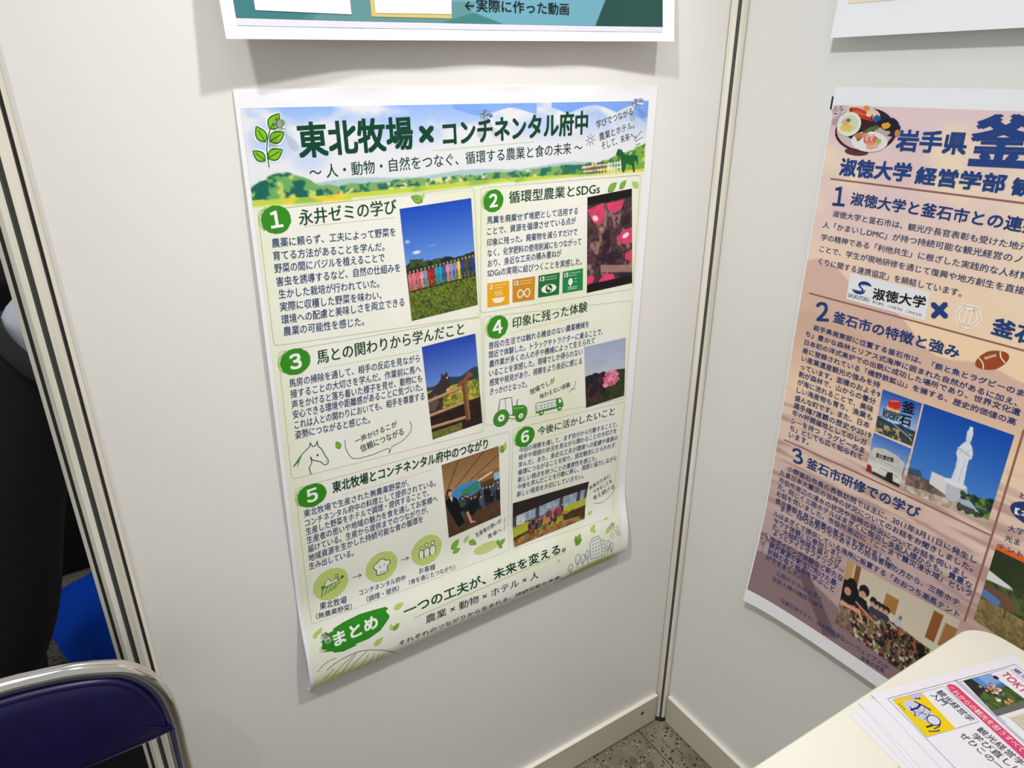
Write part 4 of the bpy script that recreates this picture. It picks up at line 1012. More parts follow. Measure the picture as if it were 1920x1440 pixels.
p.poly([(.0, .50), (.12, .44), (.22, .52), (.24, .70), (.32, .88), (.20, .92), (.04, .62)], (18, 18, 24)); p.ell(.09, .40, .045, .05, (24, 20, 20)); p.ell(.10, .415, .034, .04, (206, 164, 136)); p.poly([(.09, .46), (.14, .46), (.12, .54)], (220, 222, 228)); p.poly([(.42, .62), (.58, .6), (.62, .72), (.48, .84), (.36, .78)], (24, 24, 28)); p.line(.38, .76, .44, .92, .04, (206, 160, 130)); p.line(.44, .92, .5, .93, .03, (206, 160, 130)); photo(p, 'photo5', S_main, farm)
p = Pic(160, 84, (90, 80, 70), 16); p.rect(0, 0, 1, .3, (46, 34, 34)); p.rect(0, .2, 1, .52, (150, 170, 190)); p.rect(.04, .3, .16, .6, (196, 200, 208)); p.tex((p.Y > .2) & (p.Y < .5), .25, 26, 8)
for a in (.0, .30, .62, .86, .97): p.rect(a, .1, a+.05, .62, (72, 68, 74))
p.poly([(0, 0), (1, 0), (1, .2), (.62, .22), (.0, .34)], (44, 32, 32)); gd = p.Y > .56; p.put(gd, (132, 96, 62)); p.tex(gd, .35, 30, 20); p.mix(gd*1.0, (150, 158, 40), 16, 9, .5, .6); p.mix(gd*1.0, (70, 50, 36), 14, 9, .56, .66); p.poly([(.66, .5), (1, .44), (1, .66), (.7, .62)], (176, 180, 60)); p.poly([(.0, .6), (.2, .54), (.22, .74), (.0, .8)], (170, 176, 50)); p.poly([(.68, .70), (1, .64), (1, .9), (.7, .84)], (70, 50, 36))
for i in range(34):
    x = .22+.46*p.rng.random(); y = .42+.14*p.rng.random()+.12*(x < .42); c = ((180, 40, 50), (40, 44, 60), (200, 110, 120), (60, 60, 64), (90, 80, 70), (150, 60, 70))[i % 6]; p.ell(x, y+.08, .022, .085, c); p.ell(x, y-.02, .011, .026, (44, 32, 28)); p.ell(x, y-.012, .009, .02, (206, 160, 134))
p.rect(0, .86, .9, 1, (156, 104, 66), .6); p.tex(p.Y > .8, .3, 30, 14); photo(p, 'photo6', S_main, farm)

# ---- teal poster above
teal = thing('poster', 'teal sheet with blank white cards and an arrow caption, hung highest on the left panel', 'poster')
sheet('paper_sheet', lambda u, v: S_teal(u*1.005-21, v), 60, 110, PAPER, teal)
p = Pic(60, 80, (84, 146, 156), 21); p.poly([(.8, 0), (1, 0), (1, 1), (.9, 1)], (34, 78, 72)); p.poly([(0, 0), (.3, 0), (.1, 1), (0, 1)], (52, 116, 120)); p.emit('printed_ground', S_teal, [(-8, 14), (555, 14), (555, 752), (-8, 752)], .0004, teal)
p = Pic(563, 72, (104, 160, 178), 22); U = lambda u: (u+8)/563; Vv = lambda v: (v-752)/70.2
p.poly([(0, 0), (U(88), 0), (U(70), Vv(812)), (U(92), 1), (0, 1)], (58, 118, 122)); p.poly([(U(60), 1), (U(95), Vv(800)), (U(270), Vv(800)), (U(262), Vv(812)), (U(300), 1)], (92, 140, 144)); p.poly([(0, 0), (U(180), 0), (U(70), 1), (0, 1)], (56, 116, 122), .6)
p.poly([(U(225), 1), (U(266), Vv(810.7)), (U(306), 1)], (60, 124, 124)); p.poly([(U(470), 0), (U(462.5), Vv(790)), (U(446), 1), (1, 1), (1, 0)], (30, 72, 68)); p.poly([(U(500), 0), (1, 0), (1, 1), (U(490), 1)], (32, 78, 72), .7)
p.emit('printed_ground', S_teal, [(-8, 752), (555, 752), (555.5, 822.2), (-8, 822.2)], .0004, teal)
def band(name, S, pts, c, h, parent, n=24):
    a, b, d, e = pts; ik = Ink(S, h); V = []; F = []
    for j in range(9):
        for i in range(n+1): f = quad_at([a, b, d, e]); V.append(f(i/n, j/8))
    ik._add(c, V, [(j*(n+1)+i, (j+1)*(n+1)+i, (j+1)*(n+1)+i+1, j*(n+1)+i+1) for j in range(8) for i in range(n)]); return ik.emit(name, parent)
band('shade_gloss_strip', S_teal, [(-8, 823), (555, 823), (555, 829), (-8, 829)], (216, 216, 230), .0004, teal)  # shadow and gloss below the print, painted as a lavender strip
cd = band('gold_frame', S_teal, [(137.5, 730), (243, 728), (236, 817.6), (137.5, 817.6)], (206, 184, 112), .0008, teal)
band('white_card', S_teal, [(143, 736), (238, 734), (236, 813), (142.3, 814)], (238, 238, 238), .0012, teal)
band('white_card', S_teal, [(11.6, 738), (115, 736), (114.6, 816), (12, 815)], (238, 238, 242), .0010, teal)
lettering('caption_text', 'teal', S_teal, .0010, (18, 22, 26), teal)

# ---- pale poster, top right
palep = thing('poster', 'white-bordered sheet with a pale beige print, hung highest on the right panel', 'poster')
sheet('paper_sheet', S_pale, 40, 60, PAPER, palep)
p = Pic(60, 90, (240, 224, 196), 23); p.emit('printed_ground', S_pale, [(16, 16), (578, 16), (578, 806), (16, 802)], .0004, palep)

# ---- peach coast poster, right
coast = thing('poster', 'peach coloured coastal city study poster pinned to the right panel behind the table', 'poster')
sheet('paper_sheet', S_right, 60, 110, PAPER, coast)
p = Pic(290, 400, (232, 204, 184), 31); X, Y = p.X, p.Y; al = np.ones((p.H, p.W))
p.vgrad(0, .16, (230, 204, 206), (238, 210, 200)); p.vgrad(.16, .34, (238, 212, 200), (249, 218, 184)); p.vgrad(.34, .5, (250, 218, 180), (248, 216, 182)); p.vgrad(.5, .58, (246, 216, 184), (238, 208, 188)); p.vgrad(.58, 1, (234, 204, 188), (196, 166, 168))
p.mix(np.clip(1-Y*2.4, 0, 1), (247, 226, 192), 6, 9, .5, .66); p.mix(np.clip(1-Y*3, 0, 1), (218, 190, 204), 5, 6, .55, .75)
rid = Y > .315-.05*np.sin(X*9+1.2)*np.exp(-X*1.2)-.02*np.sin(X*31)*.4+.16*np.clip(X-.25, 0, 1); p.put((rid & (Y < .52))*np.clip((.50-Y)*9, 0, 1), (212, 174, 164), .75)
rid2 = Y > .365-.02*np.sin(X*14)+.12*X; p.put((rid2 & (Y < .55))*np.clip((.52-Y)*7, 0, 1), (214, 176, 156), .6)
wat = np.clip((Y-.50)*12, 0, 1)*np.clip((.9-Y)*9, 0, 1); nn = p.noise(7, 95, 3); p.put(wat*np.clip((nn-.52)*7, 0, 1), (168, 130, 122), .6); p.put(wat*np.clip((.44-nn)*7, 0, 1), (246, 220, 200), .5)
p.put(np.clip((Y-.68)*5, 0, 1)*.6, (180, 152, 160)); p.mix(np.clip((Y-.62)*8, 0, 1), (214, 178, 160), 5, 10, .5, .66)
p.put(Y > .905-.04*X+.26*np.clip(X-.16, 0, .2), (142, 116, 120), .9); p.put((Y > .86-.02*X) & (Y < .875+.015*X) & (X < .2), (120, 92, 98), .6)
for i in range(9): p.line(.02+i*.02, .875, .02+i*.02, .91, .003, (112, 86, 92), .7)
p.poly([(.16, .88), (.30, .99), (.26, 1), (.14, .9)], (108, 84, 92), .8)
p.emit('printed_ground', S_right, [(2.5, 22.7), (588, 22), (590, 816), (3, 818)], .0004, coast)
CN = (34, 66, 132); BR = (160, 108, 100)
for grp, nm, c in (('rt', 'title_text', CN), ('rnum', 'section_number', (30, 60, 120)), ('rh', 'heading_text', (32, 62, 124)), ('rb1', 'body_text', (34, 60, 112)), ('rb2', 'body_text', (40, 62, 118)), ('rb3', 'body_text', (40, 62, 122)), ('rcross', 'partner_text', (34, 66, 126)), ('rcap', 'caption_text', (52, 66, 124)), ('rcol', 'column_text', (40, 60, 110))):
    if grp in ('rnum', 'rh', 'rt', 'rcross', 'rcap', 'rcol'):
        for r in TXT[grp]: lettering(nm, grp, S_right, .0009, c, coast, rows=[r])
    else: lettering(nm, grp, S_right, .0009, c, coast)
ik = Ink(S_right, .0007)
for k, w in (('rule1', 2.2), ('rule2', 2.2), ('rule3', 2.0), ('vrule', 2.6)): ik = Ink(S_right, .0007); ik.stroke(q[k], w, (152, 104, 92), smooth=6); ik.emit('divider_rule', coast)
cd = Ink(S_right, .0007); cd.fill(q['logo'], (236, 236, 240)); cd = cd.emit('university_logo', coast)
ik = Ink(S_right, .0009); u, v = q['logo_mark'][0]; LB = (28, 62, 150)
for i, r in enumerate((2.2, 4.6, 7.0, 9.2)):
    ik.ring(u+4.5, v-4.2+i*.4, r, r*.62, 1.5, LB, 12, math.pi*.95, math.pi*1.9); ik.ring(u-3.5, v+5.0-i*.4, r, r*.62, 1.5, LB, 12, -math.pi*.05, math.pi*.9)
ik.stroke([(u-1, v-6), (u-4, v-2), (u+2, v+2), (u+3, v+6)], 2.2, LB, smooth=5); ik.emit('swirl_mark', cd)
lettering('logo_text', 'logo_k', S_right, .0010, (20, 20, 24), cd); lettering('logo_tagline', 'logo_s', S_right, .0010, (50, 50, 56), cd)
ik = Ink(S_right, .0009); u, v = q['emblem'][0]; r = 14.5; E_ = (252, 244, 238)
for k in range(6): ik.ring(u, v, r, r, 1.7, E_, 8, k*math.pi/3+.08, (k+1)*math.pi/3-.14); ik.disc(u+(r+1.6)*math.cos(k*math.pi/3), v+(r+1.6)*math.sin(k*math.pi/3), 1.2, 1.2, E_, 8)
ik.ring(u, v, 10.6, 10.6, 1.5, E_, 26, math.pi*.62, math.pi*2.38); ik.stroke([(u-2.8, v-9), (u-2.8, v+10)], 1.5, E_); ik.stroke([(u+2.8, v-9), (u+2.8, v+10)], 1.5, E_); ik.stroke([(u-6, v-9), (u+6, v-9)], 1.5, E_)
ik.emit('city_emblem', coast)
ik = Ink(S_right, .0009); u, v = q['ball'][0]; an = -.62
def rot(dx, dy): return (u+dx*math.cos(an)-dy*math.sin(an), v+dx*math.sin(an)+dy*math.cos(an))
P = [rot(20*math.cos(a), 11.5*math.sin(a)*(1-.16*abs(math.cos(a)))) for a in [k*2*math.pi/40 for k in range(40)]]; ik.fill(P, (164, 74, 34)); ik.h = .0011
for s in (-1, 1): ik.stroke([rot(s*13, -7.6), rot(s*11, 0), rot(s*13, 7.6)], 1.5, (240, 232, 222), smooth=5)
ik.stroke([rot(-7, -4.5), rot(7, -4.5)], .9, (240, 232, 222))
for k in range(6): ik.stroke([rot(-6+k*2.4, -6.2), rot(-6+k*2.4, -2.8)], .8, (240, 232, 222))
ik.emit('rugby_ball_drawing', coast)
ik = Ink(S_right, .0008); fz = lambda x, y: (55.1+(x-490)*.158+(y-455)*.016, 52.4+(x-490)*.013+(y-455)*.138)
def fd(x, y, rx, ry, c, l=0, ro=0, w=0): ik.disc(*fz(x, y), rx*.158, ry*.138, c, 26, ro, l, w)
fd(430, 655, 110, 36, (92, 52, 56)); fd(490, 470, 278, 178, (78, 26, 34), .0001); fd(490, 440, 262, 190, (206, 188, 190), .0002); fd(500, 405, 232, 150, (52, 26, 36), .0003)
fd(480, 300, 140, 56, (224, 200, 190), .0004, .15)
for dy in (0, 28, 56): ik.stroke([fz(345, 285+dy*.6), fz(420, 280+dy), fz(545, 320+dy*.5)], 4, ((206, 66, 46), (224, 96, 70), (188, 50, 38))[dy//28], smooth=5, lift=.0005)
fd(490, 258, 30, 24, (214, 150, 60), .0006, 0, .3); fd(520, 305, 28, 24, (236, 206, 150), .0007)
fd(690, 385, 120, 78, (26, 34, 64), .0004, .3, .12); fd(650, 440, 70, 40, (190, 170, 164), .0005); fd(690, 370, 100, 52, (22, 26, 40), .0006, .3, .2); fd(678, 384, 36, 28, (232, 160, 40), .0007, 0, .3); fd(780, 430, 22, 30, (206, 130, 60), .0007, 0, .3); fd(590, 335, 34, 30, (44, 92, 150), .0006, 0, .4)
fd(340, 420, 112, 110, (226, 230, 216), .0006); fd(345, 415, 80, 76, (206, 216, 190), .0007); fd(320, 455, 56, 32, (236, 196, 70), .0008, 0, .25); fd(310, 405, 40, 26, (222, 170, 160), .0008, 0, .3); fd(335, 385, 20, 16, (90, 130, 60), .0009, 0, .4)
fd(540, 545, 165, 92, (232, 226, 226), .0006); ik.stroke([fz(440, 540), fz(520, 450), fz(600, 410)], 5, (88, 110, 50), smooth=5, lift=.0007); fd(440, 510, 32, 26, (196, 120, 60), .0008, 0, .3)
for k in range(9): fd(500+k*14, 500+((k*37) % 60), 30, 24, ((226, 140, 120), (206, 104, 92), (236, 170, 150))[k % 3], .0008+.00002*k, k, .2)
fd(625, 525, 24, 22, (150, 186, 90), .001, 0, .3); fd(560, 588, 40, 20, (230, 170, 150), .001, 0, .2); ik.emit('seafood_platter_picture', coast)
ov = Ink(S_right, .0009); c, a, b = q['oval']; ov.disc(c[0]+6, c[1]+1, 30, 15.5, (38, 62, 110), 36); ov = ov.emit('oval_badge', coast); lettering('badge_text', 'rov', S_right, .0012, (236, 236, 240), ov)
# photos
p = Pic(60, 70, (40, 90, 180), 41); p.vgrad(0, .66, (30, 84, 184), (170, 196, 226)); p.put(p.Y > .62+.05*np.abs(np.sin(p.X*5)), (40, 66, 96)); p.put(p.Y > .74, (60, 70, 70)); p.tex(p.Y > .6, .5, 16, 12); p.mix((p.Y > .76)*1.0, (190, 170, 110), 12, 14, .55, .62); p.line(.4, .66, .95, .86, .02, (190, 205, 220)); p.rect(.2, .3, .52, .42, (236, 190, 110)); p.ell(.37, .25, .17, .12, (206, 40, 50), -.5); p.line(.26, .2, .46, .14, .014, (245, 230, 230)); p.line(.2, .36, .54, .36, .03, (240, 220, 160)); p.line(.2, .31, .54, .315, .02, (230, 80, 50))
o = photo(p, 'pA', S_right, coast, .0008); lettering('photo_lettering', 'pAt', S_right, .0011, (16, 16, 24), o)
p = Pic(60, 70, (70, 110, 190), 42); p.vgrad(0, .5, (66, 110, 200), (140, 176, 226)); p.poly([(0, .52), (.12, .34), (.4, .27), (.72, .30), (.96, .40), (1, .9), (0, .9)], (206, 204, 196)); p.poly([(0, .7), (.5, .68), (1, .72), (1, .95), (.0, .95)], (222, 220, 214)); p.tex(p.Y > .3, .07, 8, 8); p.line(.2, .57, 1, .62, .012, (150, 146, 140)); p.poly([(0, .82), (.12, .82), (.2, 1), (0, 1)], (150, 44, 40)); p.rect(.2, .93, 1, 1, (60, 56, 50)); p.poly([(.6, .78), (.74, .74), (.8, .95), (.86, 1), (.56, 1)], (36, 34, 34)); p.line(.4, .76, .9, .78, .012, (60, 60, 60))
o = photo(p, 'pB', S_right, coast, .0008); lettering('photo_lettering', 'pBt', S_right, .0011, (40, 38, 36), o)
p = Pic(120, 140, (34, 92, 190), 43); p.vgrad(0, .8, (14, 74, 176), (74, 136, 214)); p.poly([(0, .84), (.25, .80), (.6, .84), (1, .95), (1, 1), (0, 1)], (190, 176, 160)); p.poly([(0, .74), (.15, .72), (.2, .82), (0, .84)], (60, 86, 120))
p.poly([(.0, .80), (.55, .78), (.60, .90), (.0, .94)], (120, 100, 92)); p.tex((p.Y > .78) & (p.X < .6), .45, 20, 16); p.poly([(.28, .68), (.62, .70), (.66, .84), (.52, .88), (.28, .82)], (226, 224, 226)); p.poly([(.46, .70), (.70, .70), (.72, .78), (.60, .92), (.50, .9)], (196, 198, 208))
p.ell(.56, .71, .13, .035, (232, 236, 242)); p.poly([(.505, .70), (.52, .55), (.515, .44), (.485, .39), (.495, .33), (.525, .27), (.555, .235), (.60, .235), (.635, .27), (.66, .33), (.665, .385), (.635, .42), (.64, .52), (.655, .70)], (226, 232, 240)); p.poly([(.555, .25), (.545, .17), (.56, .12), (.60, .12), (.61, .18), (.60, .25)], (214, 222, 234)); p.ell(.575, .14, .034, .045, (222, 228, 236)); p.ell(.575, .095, .022, .03, (230, 236, 242)); p.line(.5, .33, .63, .37, .03, (190, 202, 220)); p.line(.64, .3, .52, .38, .02, (206, 216, 230)); p.line(.60, .42, .59, .68, .012, (196, 208, 224)); p.line(.54, .45, .53, .68, .008, (206, 216, 230))
for i in range(70):
    x = .66+.34*p.rng.random(); y = .76+.2*p.rng.random()-.22*np.clip(x-.9, 0, .1)*5*p.rng.random(); p.ell(x, y, .035, .022, ((34, 58, 38), (50, 84, 44), (26, 44, 34), (120, 140, 50))[i % 4], p.rng.random()*3, .9)
p.poly([(.62, .86), (.76, .83), (.90, .92), (.70, .91)], (170, 190, 210)); p.rect(.64, .905, .84, .96, (80, 76, 70)); photo(p, 'pC', S_right, coast, .0008)
p = Pic(150, 110, (206, 190, 166), 44); p.vgrad(0, .6, (214, 200, 178), (224, 212, 190)); p.rect(0, 0, .07, .42, (196, 160, 96)); p.rect(.09, 0, .14, .44, (140, 84, 48)); p.rect(.40, .16, .52, .38, (176, 126, 62)); p.rect(.80, .05, .88, .42, (150, 92, 48)); p.rect(.91, .12, 1, .42, (170, 120, 70)); lowm = p.Y > .50+.02*np.sin(p.X*9); p.put(lowm, (92, 70, 58)); p.tex(lowm, .6, 60, 40)
p.mix(lowm*1.0, (214, 204, 190), 34, 26, .56, .64); p.mix(lowm*1.0, (176, 92, 70), 30, 24, .58, .66); p.mix(lowm*1.0, (120, 130, 70), 34, 24, .62, .68); p.mix(lowm*1.0, (40, 30, 28), 28, 20, .58, .66)
p.poly([(0, .30), (.08, .26), (.16, .34), (.2, .52), (.1, .62), (0, .60)], (24, 22, 26)); p.ell(.085, .36, .06, .14, (26, 22, 22)); p.ell(.06, .44, .035, .06, (206, 150, 126)); p.ell(.21, .30, .05, .085, (28, 24, 26)); p.ell(.205, .36, .032, .05, (210, 160, 134)); p.poly([(.14, .40), (.25, .42), (.3, .56), (.16, .54)], (30, 30, 36))
for x in (.31, .36, .40, .44): p.ell(x, .36+.02*(x > .35), .032, .055, (40, 34, 34)); p.ell(x, .41, .022, .035, (206, 160, 136)); p.ell(x+.01, .49, .036, .05, (60, 64, 84))
p.ell(.56, .44, .032, .06, (196, 200, 214)); p.ell(.57, .37, .018, .03, (150, 120, 104)); p.ell(.80, .58, .04, .06, (36, 28, 28)); p.ell(.86, .66, .06, .06, (22, 20, 22)); p.line(.02, .66, .2, .62, .04, (226, 170, 140)); p.line(.2, .62, .26, .74, .026, (226, 170, 140)); p.line(.16, .52, .38, .64, .02, (206, 150, 124)); p.rect(0, .7, .16, 1, (150, 120, 110), .6)
photo(p, 'pD', S_right, coast, .0008)
p = Pic(80, 100, (70, 84, 44), 45); p.tex(np.ones((p.H, p.W)) > 0, .5, 20, 26); p.put(p.Y < .4, (40, 50, 30), .8); p.put(p.Y < .07, (226, 104, 40)); gm = p.Y > .68; p.put(gm, (140, 120, 76)); p.tex(gm, .35, 40, 30); p.poly([(.0, .34), (.32, .40), (.34, .43), (.0, .46)], (226, 226, 226)); p.line(.31, .42, .31, .78, .012, (40, 40, 40)); p.poly([(0, .52), (.3, .5), (.5, .64), (.0, .72)], (110, 84, 64)); p.poly([(.02, .58), (.24, .62), (.22, .70), (.0, .68)], (90, 130, 190)); p.ell(.62, .6, .05, .08, (196, 200, 190)); photo(p, 'pE', S_right, coast, .0008)

# ---- push pins
CLEAR = mat('clear_plastic', (252, 252, 252), .02, trans=1.0, ior=1.30); STEEL = mat('pin_steel', (200, 200, 200), .25, metal=1.0)
HV, HF = lathe([(.0004, .0006), (.0050, .0008), (.0053, .0018), (.0046, .0028), (.0026, .0046), (.0021, .0070), (.0028, .0098), (.0046, .0116), (.0050, .0134), (.0044, .0150), (.0020, .0156), (.0004, .0157)], 22)
NV, NF = lathe([(.0004, -.0035), (.0006, -.002), (.0006, .002), (.0004, .0022)], 8)
def pin(S, u, v, label):
    p0 = lifted(S, u, v, .0012); t = thing('push_pin', label, 'push pin', p0, 'clear push pins')
    dirn = (0, -1, 0) if S is S_main else (-1, 0, 0)
    jit = Vector((random.Random(int(u)).uniform(-.12, .12), 0, random.Random(int(v)).uniform(-.12, .12))) if S is S_main else Vector((0, .08, -.1))
    t.rotation_euler = (Vector(dirn)+jit).to_track_quat('Z', 'Y').to_euler()
    a = meshobj('pin_head', HV, HF, CLEAR, t, True); b = meshobj('needle', NV, NF, STEEL, t, True)
for (u, v), l in zip(q['pins_main'], ('clear push pin over the leaf sprig at the farm poster top left corner', 'clear push pin at the middle of the farm poster top edge', 'clear push pin at the farm poster top right corner', 'clear push pin at the farm poster lower right beside the little town drawing', 'clear push pin on the dark green brush badge at the farm poster lower left')): pin(S_main, u, v, l)
for (u, v), l in zip(q['pins_r'], ('clear push pin above the seafood platter on the peach poster', 'clear push pin low on the left edge of the peach poster')): pin(S_right, u, v, l)
tp = bmobj('tape_tab', box_bm(-.0026, -.0020, -.1880, -.1836, 1.310, 1.3265), mat('black_tape', (16, 16, 18), .5)); tag(tp, 'tiny black tape tab sticking out behind the peach poster top left corner', 'tape')
# ------------------------------------------------------------------ table and flyers
TT = mat('cream_tabletop', (244, 240, 226), .34, spec=.4)
tb = thing('table', 'cream topped folding table with rounded corners against the right panel', 'table', (-.0335, -.5445, 0))
tb.rotation_euler = (0, 0, -.028)
def slab(x0, x1, y0, y1, r, z0, z1, seg=10, inset=0):
    P = []
    for cx, cy, a0 in ((x1-r, y1-r, 0), (x0+r, y1-r, 90), (x0+r, y0+r, 180), (x1-r, y0+r, 270)):
        for k in range(seg+1):
            a = math.radians(a0+90*k/seg); P.append((cx+(r-inset)*math.cos(a), cy+(r-inset)*math.sin(a)))
    return P
def loft(layers):
    V = []; F = []; n = len(layers[0][0])
    for P, z in layers: V += [(x, y, z) for x, y in P]
    for j in range(len(layers)-1):
        for i in range(n): F.append((j*n+i, j*n+(i+1) % n, (j+1)*n+(i+1) % n, (j+1)*n+i))
    F.append(tuple(range(n))[::-1]); F.append(tuple((len(layers)-1)*n+i for i in range(n))); return V, F
ox, oy = .0335, .5445
R_ = (-.633+ox, -.034+ox, -2.344+oy, -.5445+oy, .036)
V, F = loft([(slab(*R_, 0, 0, inset=.0012), .675), (slab(*R_, 0, 0), .6765), (slab(*R_, 0, 0), .6986), (slab(*R_, 0, 0, inset=.0006), .6996), (slab(*R_, 0, 0, inset=.0016), .700)])
meshobj('table_top', V, F, TT, tb)
EDG = mat('table_edge_band', (196, 190, 172), .5)
R2 = (R_[0]-.0012, R_[1]+.0012, R_[2]-.0012, R_[3]+.0012, .0372)
V, F = loft([(slab(*R2, 0, 0), .6770), (slab(*R2, 0, 0), .6975)]); meshobj('edge_band', V, F, EDG, tb)
LEGM = mat('grey_steel', (150, 150, 150), .35, metal=.8)
for s in (-1, 1):
    y = -.9+s*.72; m_ = -.3
    for x in (-.24, .24): tube('leg', [(m_+x, y, .672), (m_+x, y, .012)], .013, LEGM, tb)
    tube('foot_bar', [(m_-.25, y, .014), (m_+.25, y, .014)], .013, LEGM, tb); tube('brace', [(m_, y, .30), (m_, -.9+s*.30, .668)], .008, LEGM, tb); tube('cross_bar', [(m_-.24, y, .30), (m_+.24, y, .30)], .010, LEGM, tb)
# loose sheets
WHITE = mat('copy_paper', (240, 238, 246), .55, spec=.25)
def a4(name, label, corner, e1ang, z, parent_mat=WHITE, w=.297, h=.210, curl=0.0):
    # corner: the sheet corner (mm from the room corner along -x, -y); e2 along the text, e1 up the page
    e2 = Vector((math.sin(e1ang), math.cos(e1ang))); e1 = Vector((-math.cos(e1ang), math.sin(e1ang)))
    V = []; F = []; nx, ny = 12, 8
    for j in range(ny+1):
        for i in range(nx+1):
            p = Vector(corner)/1000+e2*w*i/nx+e1*h*j/ny
            V.append((-p.x, -p.y, z+curl*((i/nx-.5)**2*.5+(j/ny-.5)**2)))
    n = nx+1
    F = [(j*n+i, j*n+i+1, (j+1)*n+i+1, (j+1)*n+i) for j in range(ny) for i in range(nx)]
    b = len(V); V += [(x, y, zz-.00012) for x, y, zz in V[:b]]; F += [tuple(k+b for k in f[::-1]) for f in F]
    ring = [i for i in range(n)]+[j*n+nx for j in range(1, ny+1)]+[ny*n+i for i in range(nx-1, -1, -1)]+[j*n for j in range(ny-1, 0, -1)]
    F += [(ring[k], ring[k]+b, ring[(k+1) % len(ring)]+b, ring[(k+1) % len(ring)]) for k in range(len(ring))]
    return meshobj(name, V, F, parent_mat)
FA = math.atan2(27.7, 98.9)
c0 = Vector((251.8, 556.7)); e2 = Vector((math.sin(FA), math.cos(FA))); e1 = Vector((-math.cos(FA), math.sin(FA)))
subs = [((306, 545), FA-.07, 'bottom blank sheet of the loose flyer pile, poking out furthest left on the table'),
        ((297, 548), FA-.035, 'second lowest blank sheet in the flyer pile, turned slightly from the printed one'),
        ((283, 542), FA+.05, 'blank sheet in the flyer pile reaching nearest the peach poster'),
        ((284, 549), FA-.01, 'blank sheet of the flyer pile lying directly beneath the printed flyer')]
for k, (c, an, l) in enumerate(subs):
    o = a4('paper_sheet', l, c, an, .7004+.0006*k, curl=.0006); tag(o, l, 'paper', 'loose flyer pile on the table'); o.name = 'paper_sheet'
fly = thing('flyer', 'printed flyer with a yellow book cover and pink band on the cream table', 'flyer')
cc = c0-e1*13-e2*11
fs = a4('flyer_sheet', '', (cc.x, cc.y), FA, .7032); fs.parent = fly
def TI(h=.0002): return Ink(S_table, h)
BL = (70, 84, 150)
ik = TI(); ik.stroke([q['fl_frame'][1], q['fl_frame'][0]], .5, (60, 66, 90)); ik.stroke([q['fl_frame'][0], (q['fl_frame'][0][0]+e2.x*185, q['fl_frame'][0][1]+e2.y*185)], .5, BL); ik.stroke([q['fl_frame'][1], (q['fl_frame'][1][0]+e2.x*185, q['fl_frame'][1][1]+e2.y*185)], .4, (60, 66, 90))
for d in (0, 1.5): a = Vector(q['fl_div'][0])+e1*(1.2+d); ik.stroke([tuple(a), tuple(a+e2*180)], .5, (96, 120, 186))
ik.stroke([tuple(Vector(q['fl_div'][0])-e1*0.2), tuple(Vector(q['fl_div'][0])-e1*.2+e2*180)], .35, (70, 70, 84))
a = Vector(q['fl_photoframe'][0]); ik.stroke([tuple(a), tuple(a+e1*72), tuple(a+e1*72+e2*150)], .35, (70, 70, 90)); ik.stroke([tuple(a), tuple(a+e2*60)], .35, (70, 70, 90))
ik.emit('frame_line', fly)
ik = TI(.0004); ik.fill(q['fl_cover'], (238, 238, 244)); ik.stroke(q['fl_cover'], .45, (110, 118, 160), True, .0001); cv = ik.emit('book_cover_picture', fly)
ik = TI(.0006); yq = q['fl_yellow']; ik.fill(yq, (242, 210, 10)); f = quad_at(yq); ik.h = .0008
ik.fill([f(a, b) for a, b in ((.55, .02), (.9, .0), (.95, .1), (.6, .16))], (196, 196, 226)); ik.disc(*f(.45, .42), 10, 17, (206, 206, 232), 24, 0, 0, .25)
for a0, b0, a1, b1, w, c in ((.62, .28, .25, .34, 2.2, (34, 42, 110)), (.56, .18, .78, .46, 1.8, (34, 42, 110)), (.3, .26, .2, .5, 1.2, (60, 66, 140)), (.3, .5, .7, .36, .8, (120, 122, 180)), (.36, .62, .7, .5, .8, (120, 122, 180)), (.25, .8, .6, .74, 2.0, (34, 42, 110)), (.4, .88, .7, .8, 1.2, (50, 58, 130)), (.2, .9, .5, .94, 1.6, (90, 92, 110)), (.66, .1, .8, .12, 1.5, (34, 42, 110)), (.32, .4, .62, .56, .7, (90, 96, 160)), (.42, .3, .5, .66, .7, (110, 112, 170))): ik.stroke([f(a0, b0), f((a0+a1)/2+.04, (b0+b1)/2+.02), f(a1, b1)], w, c, smooth=4, lift=.0001)
ik.disc(*f(.6, .70), 7, 6, (222, 222, 240), lift=.0002); ik.ring(*f(.6, .70), 7.2, 6.2, 1.1, (50, 58, 130), lift=.0003)
for k in range(3): ik.disc(*f(.08, .14+.07*k), .9, .9, (60, 56, 30), 8)
ik.emit('yellow_illustration', cv); lettering('cover_text', 'fl_cover', S_table, .0008, (44, 46, 76), cv, True)
ik = TI(.0004); bq = q['fl_band']; a, b = Vector(bq[0]), Vector(bq[1]); m = (a+b)/2; hw = (a-b).length/2; sd = Vector((-e2.y, e2.x)) if Vector((-e2.y, e2.x)).dot(a-b) > 0 else -Vector((-e2.y, e2.x))
pts = [tuple(m+e2*4+sd*hw*math.sin(t)-e2*hw*math.cos(t)) for t in [-math.pi/2+math.pi*k/10 for k in range(11)]]; pts += [tuple(m+e2*170+sd*hw), tuple(m+e2*170-sd*hw)]
ik.fill(pts, (226, 72, 116)); bd = ik.emit('pink_band', fly); lettering('band_text', 'fl_band', S_table, .0008, (246, 236, 242), bd, True)
lettering('flyer_text', 'fl_text', S_table, .0005, (44, 44, 50), fly, True); lettering('flyer_heading', 'fl_head', S_table, .0005, (70, 84, 150), fly, True)
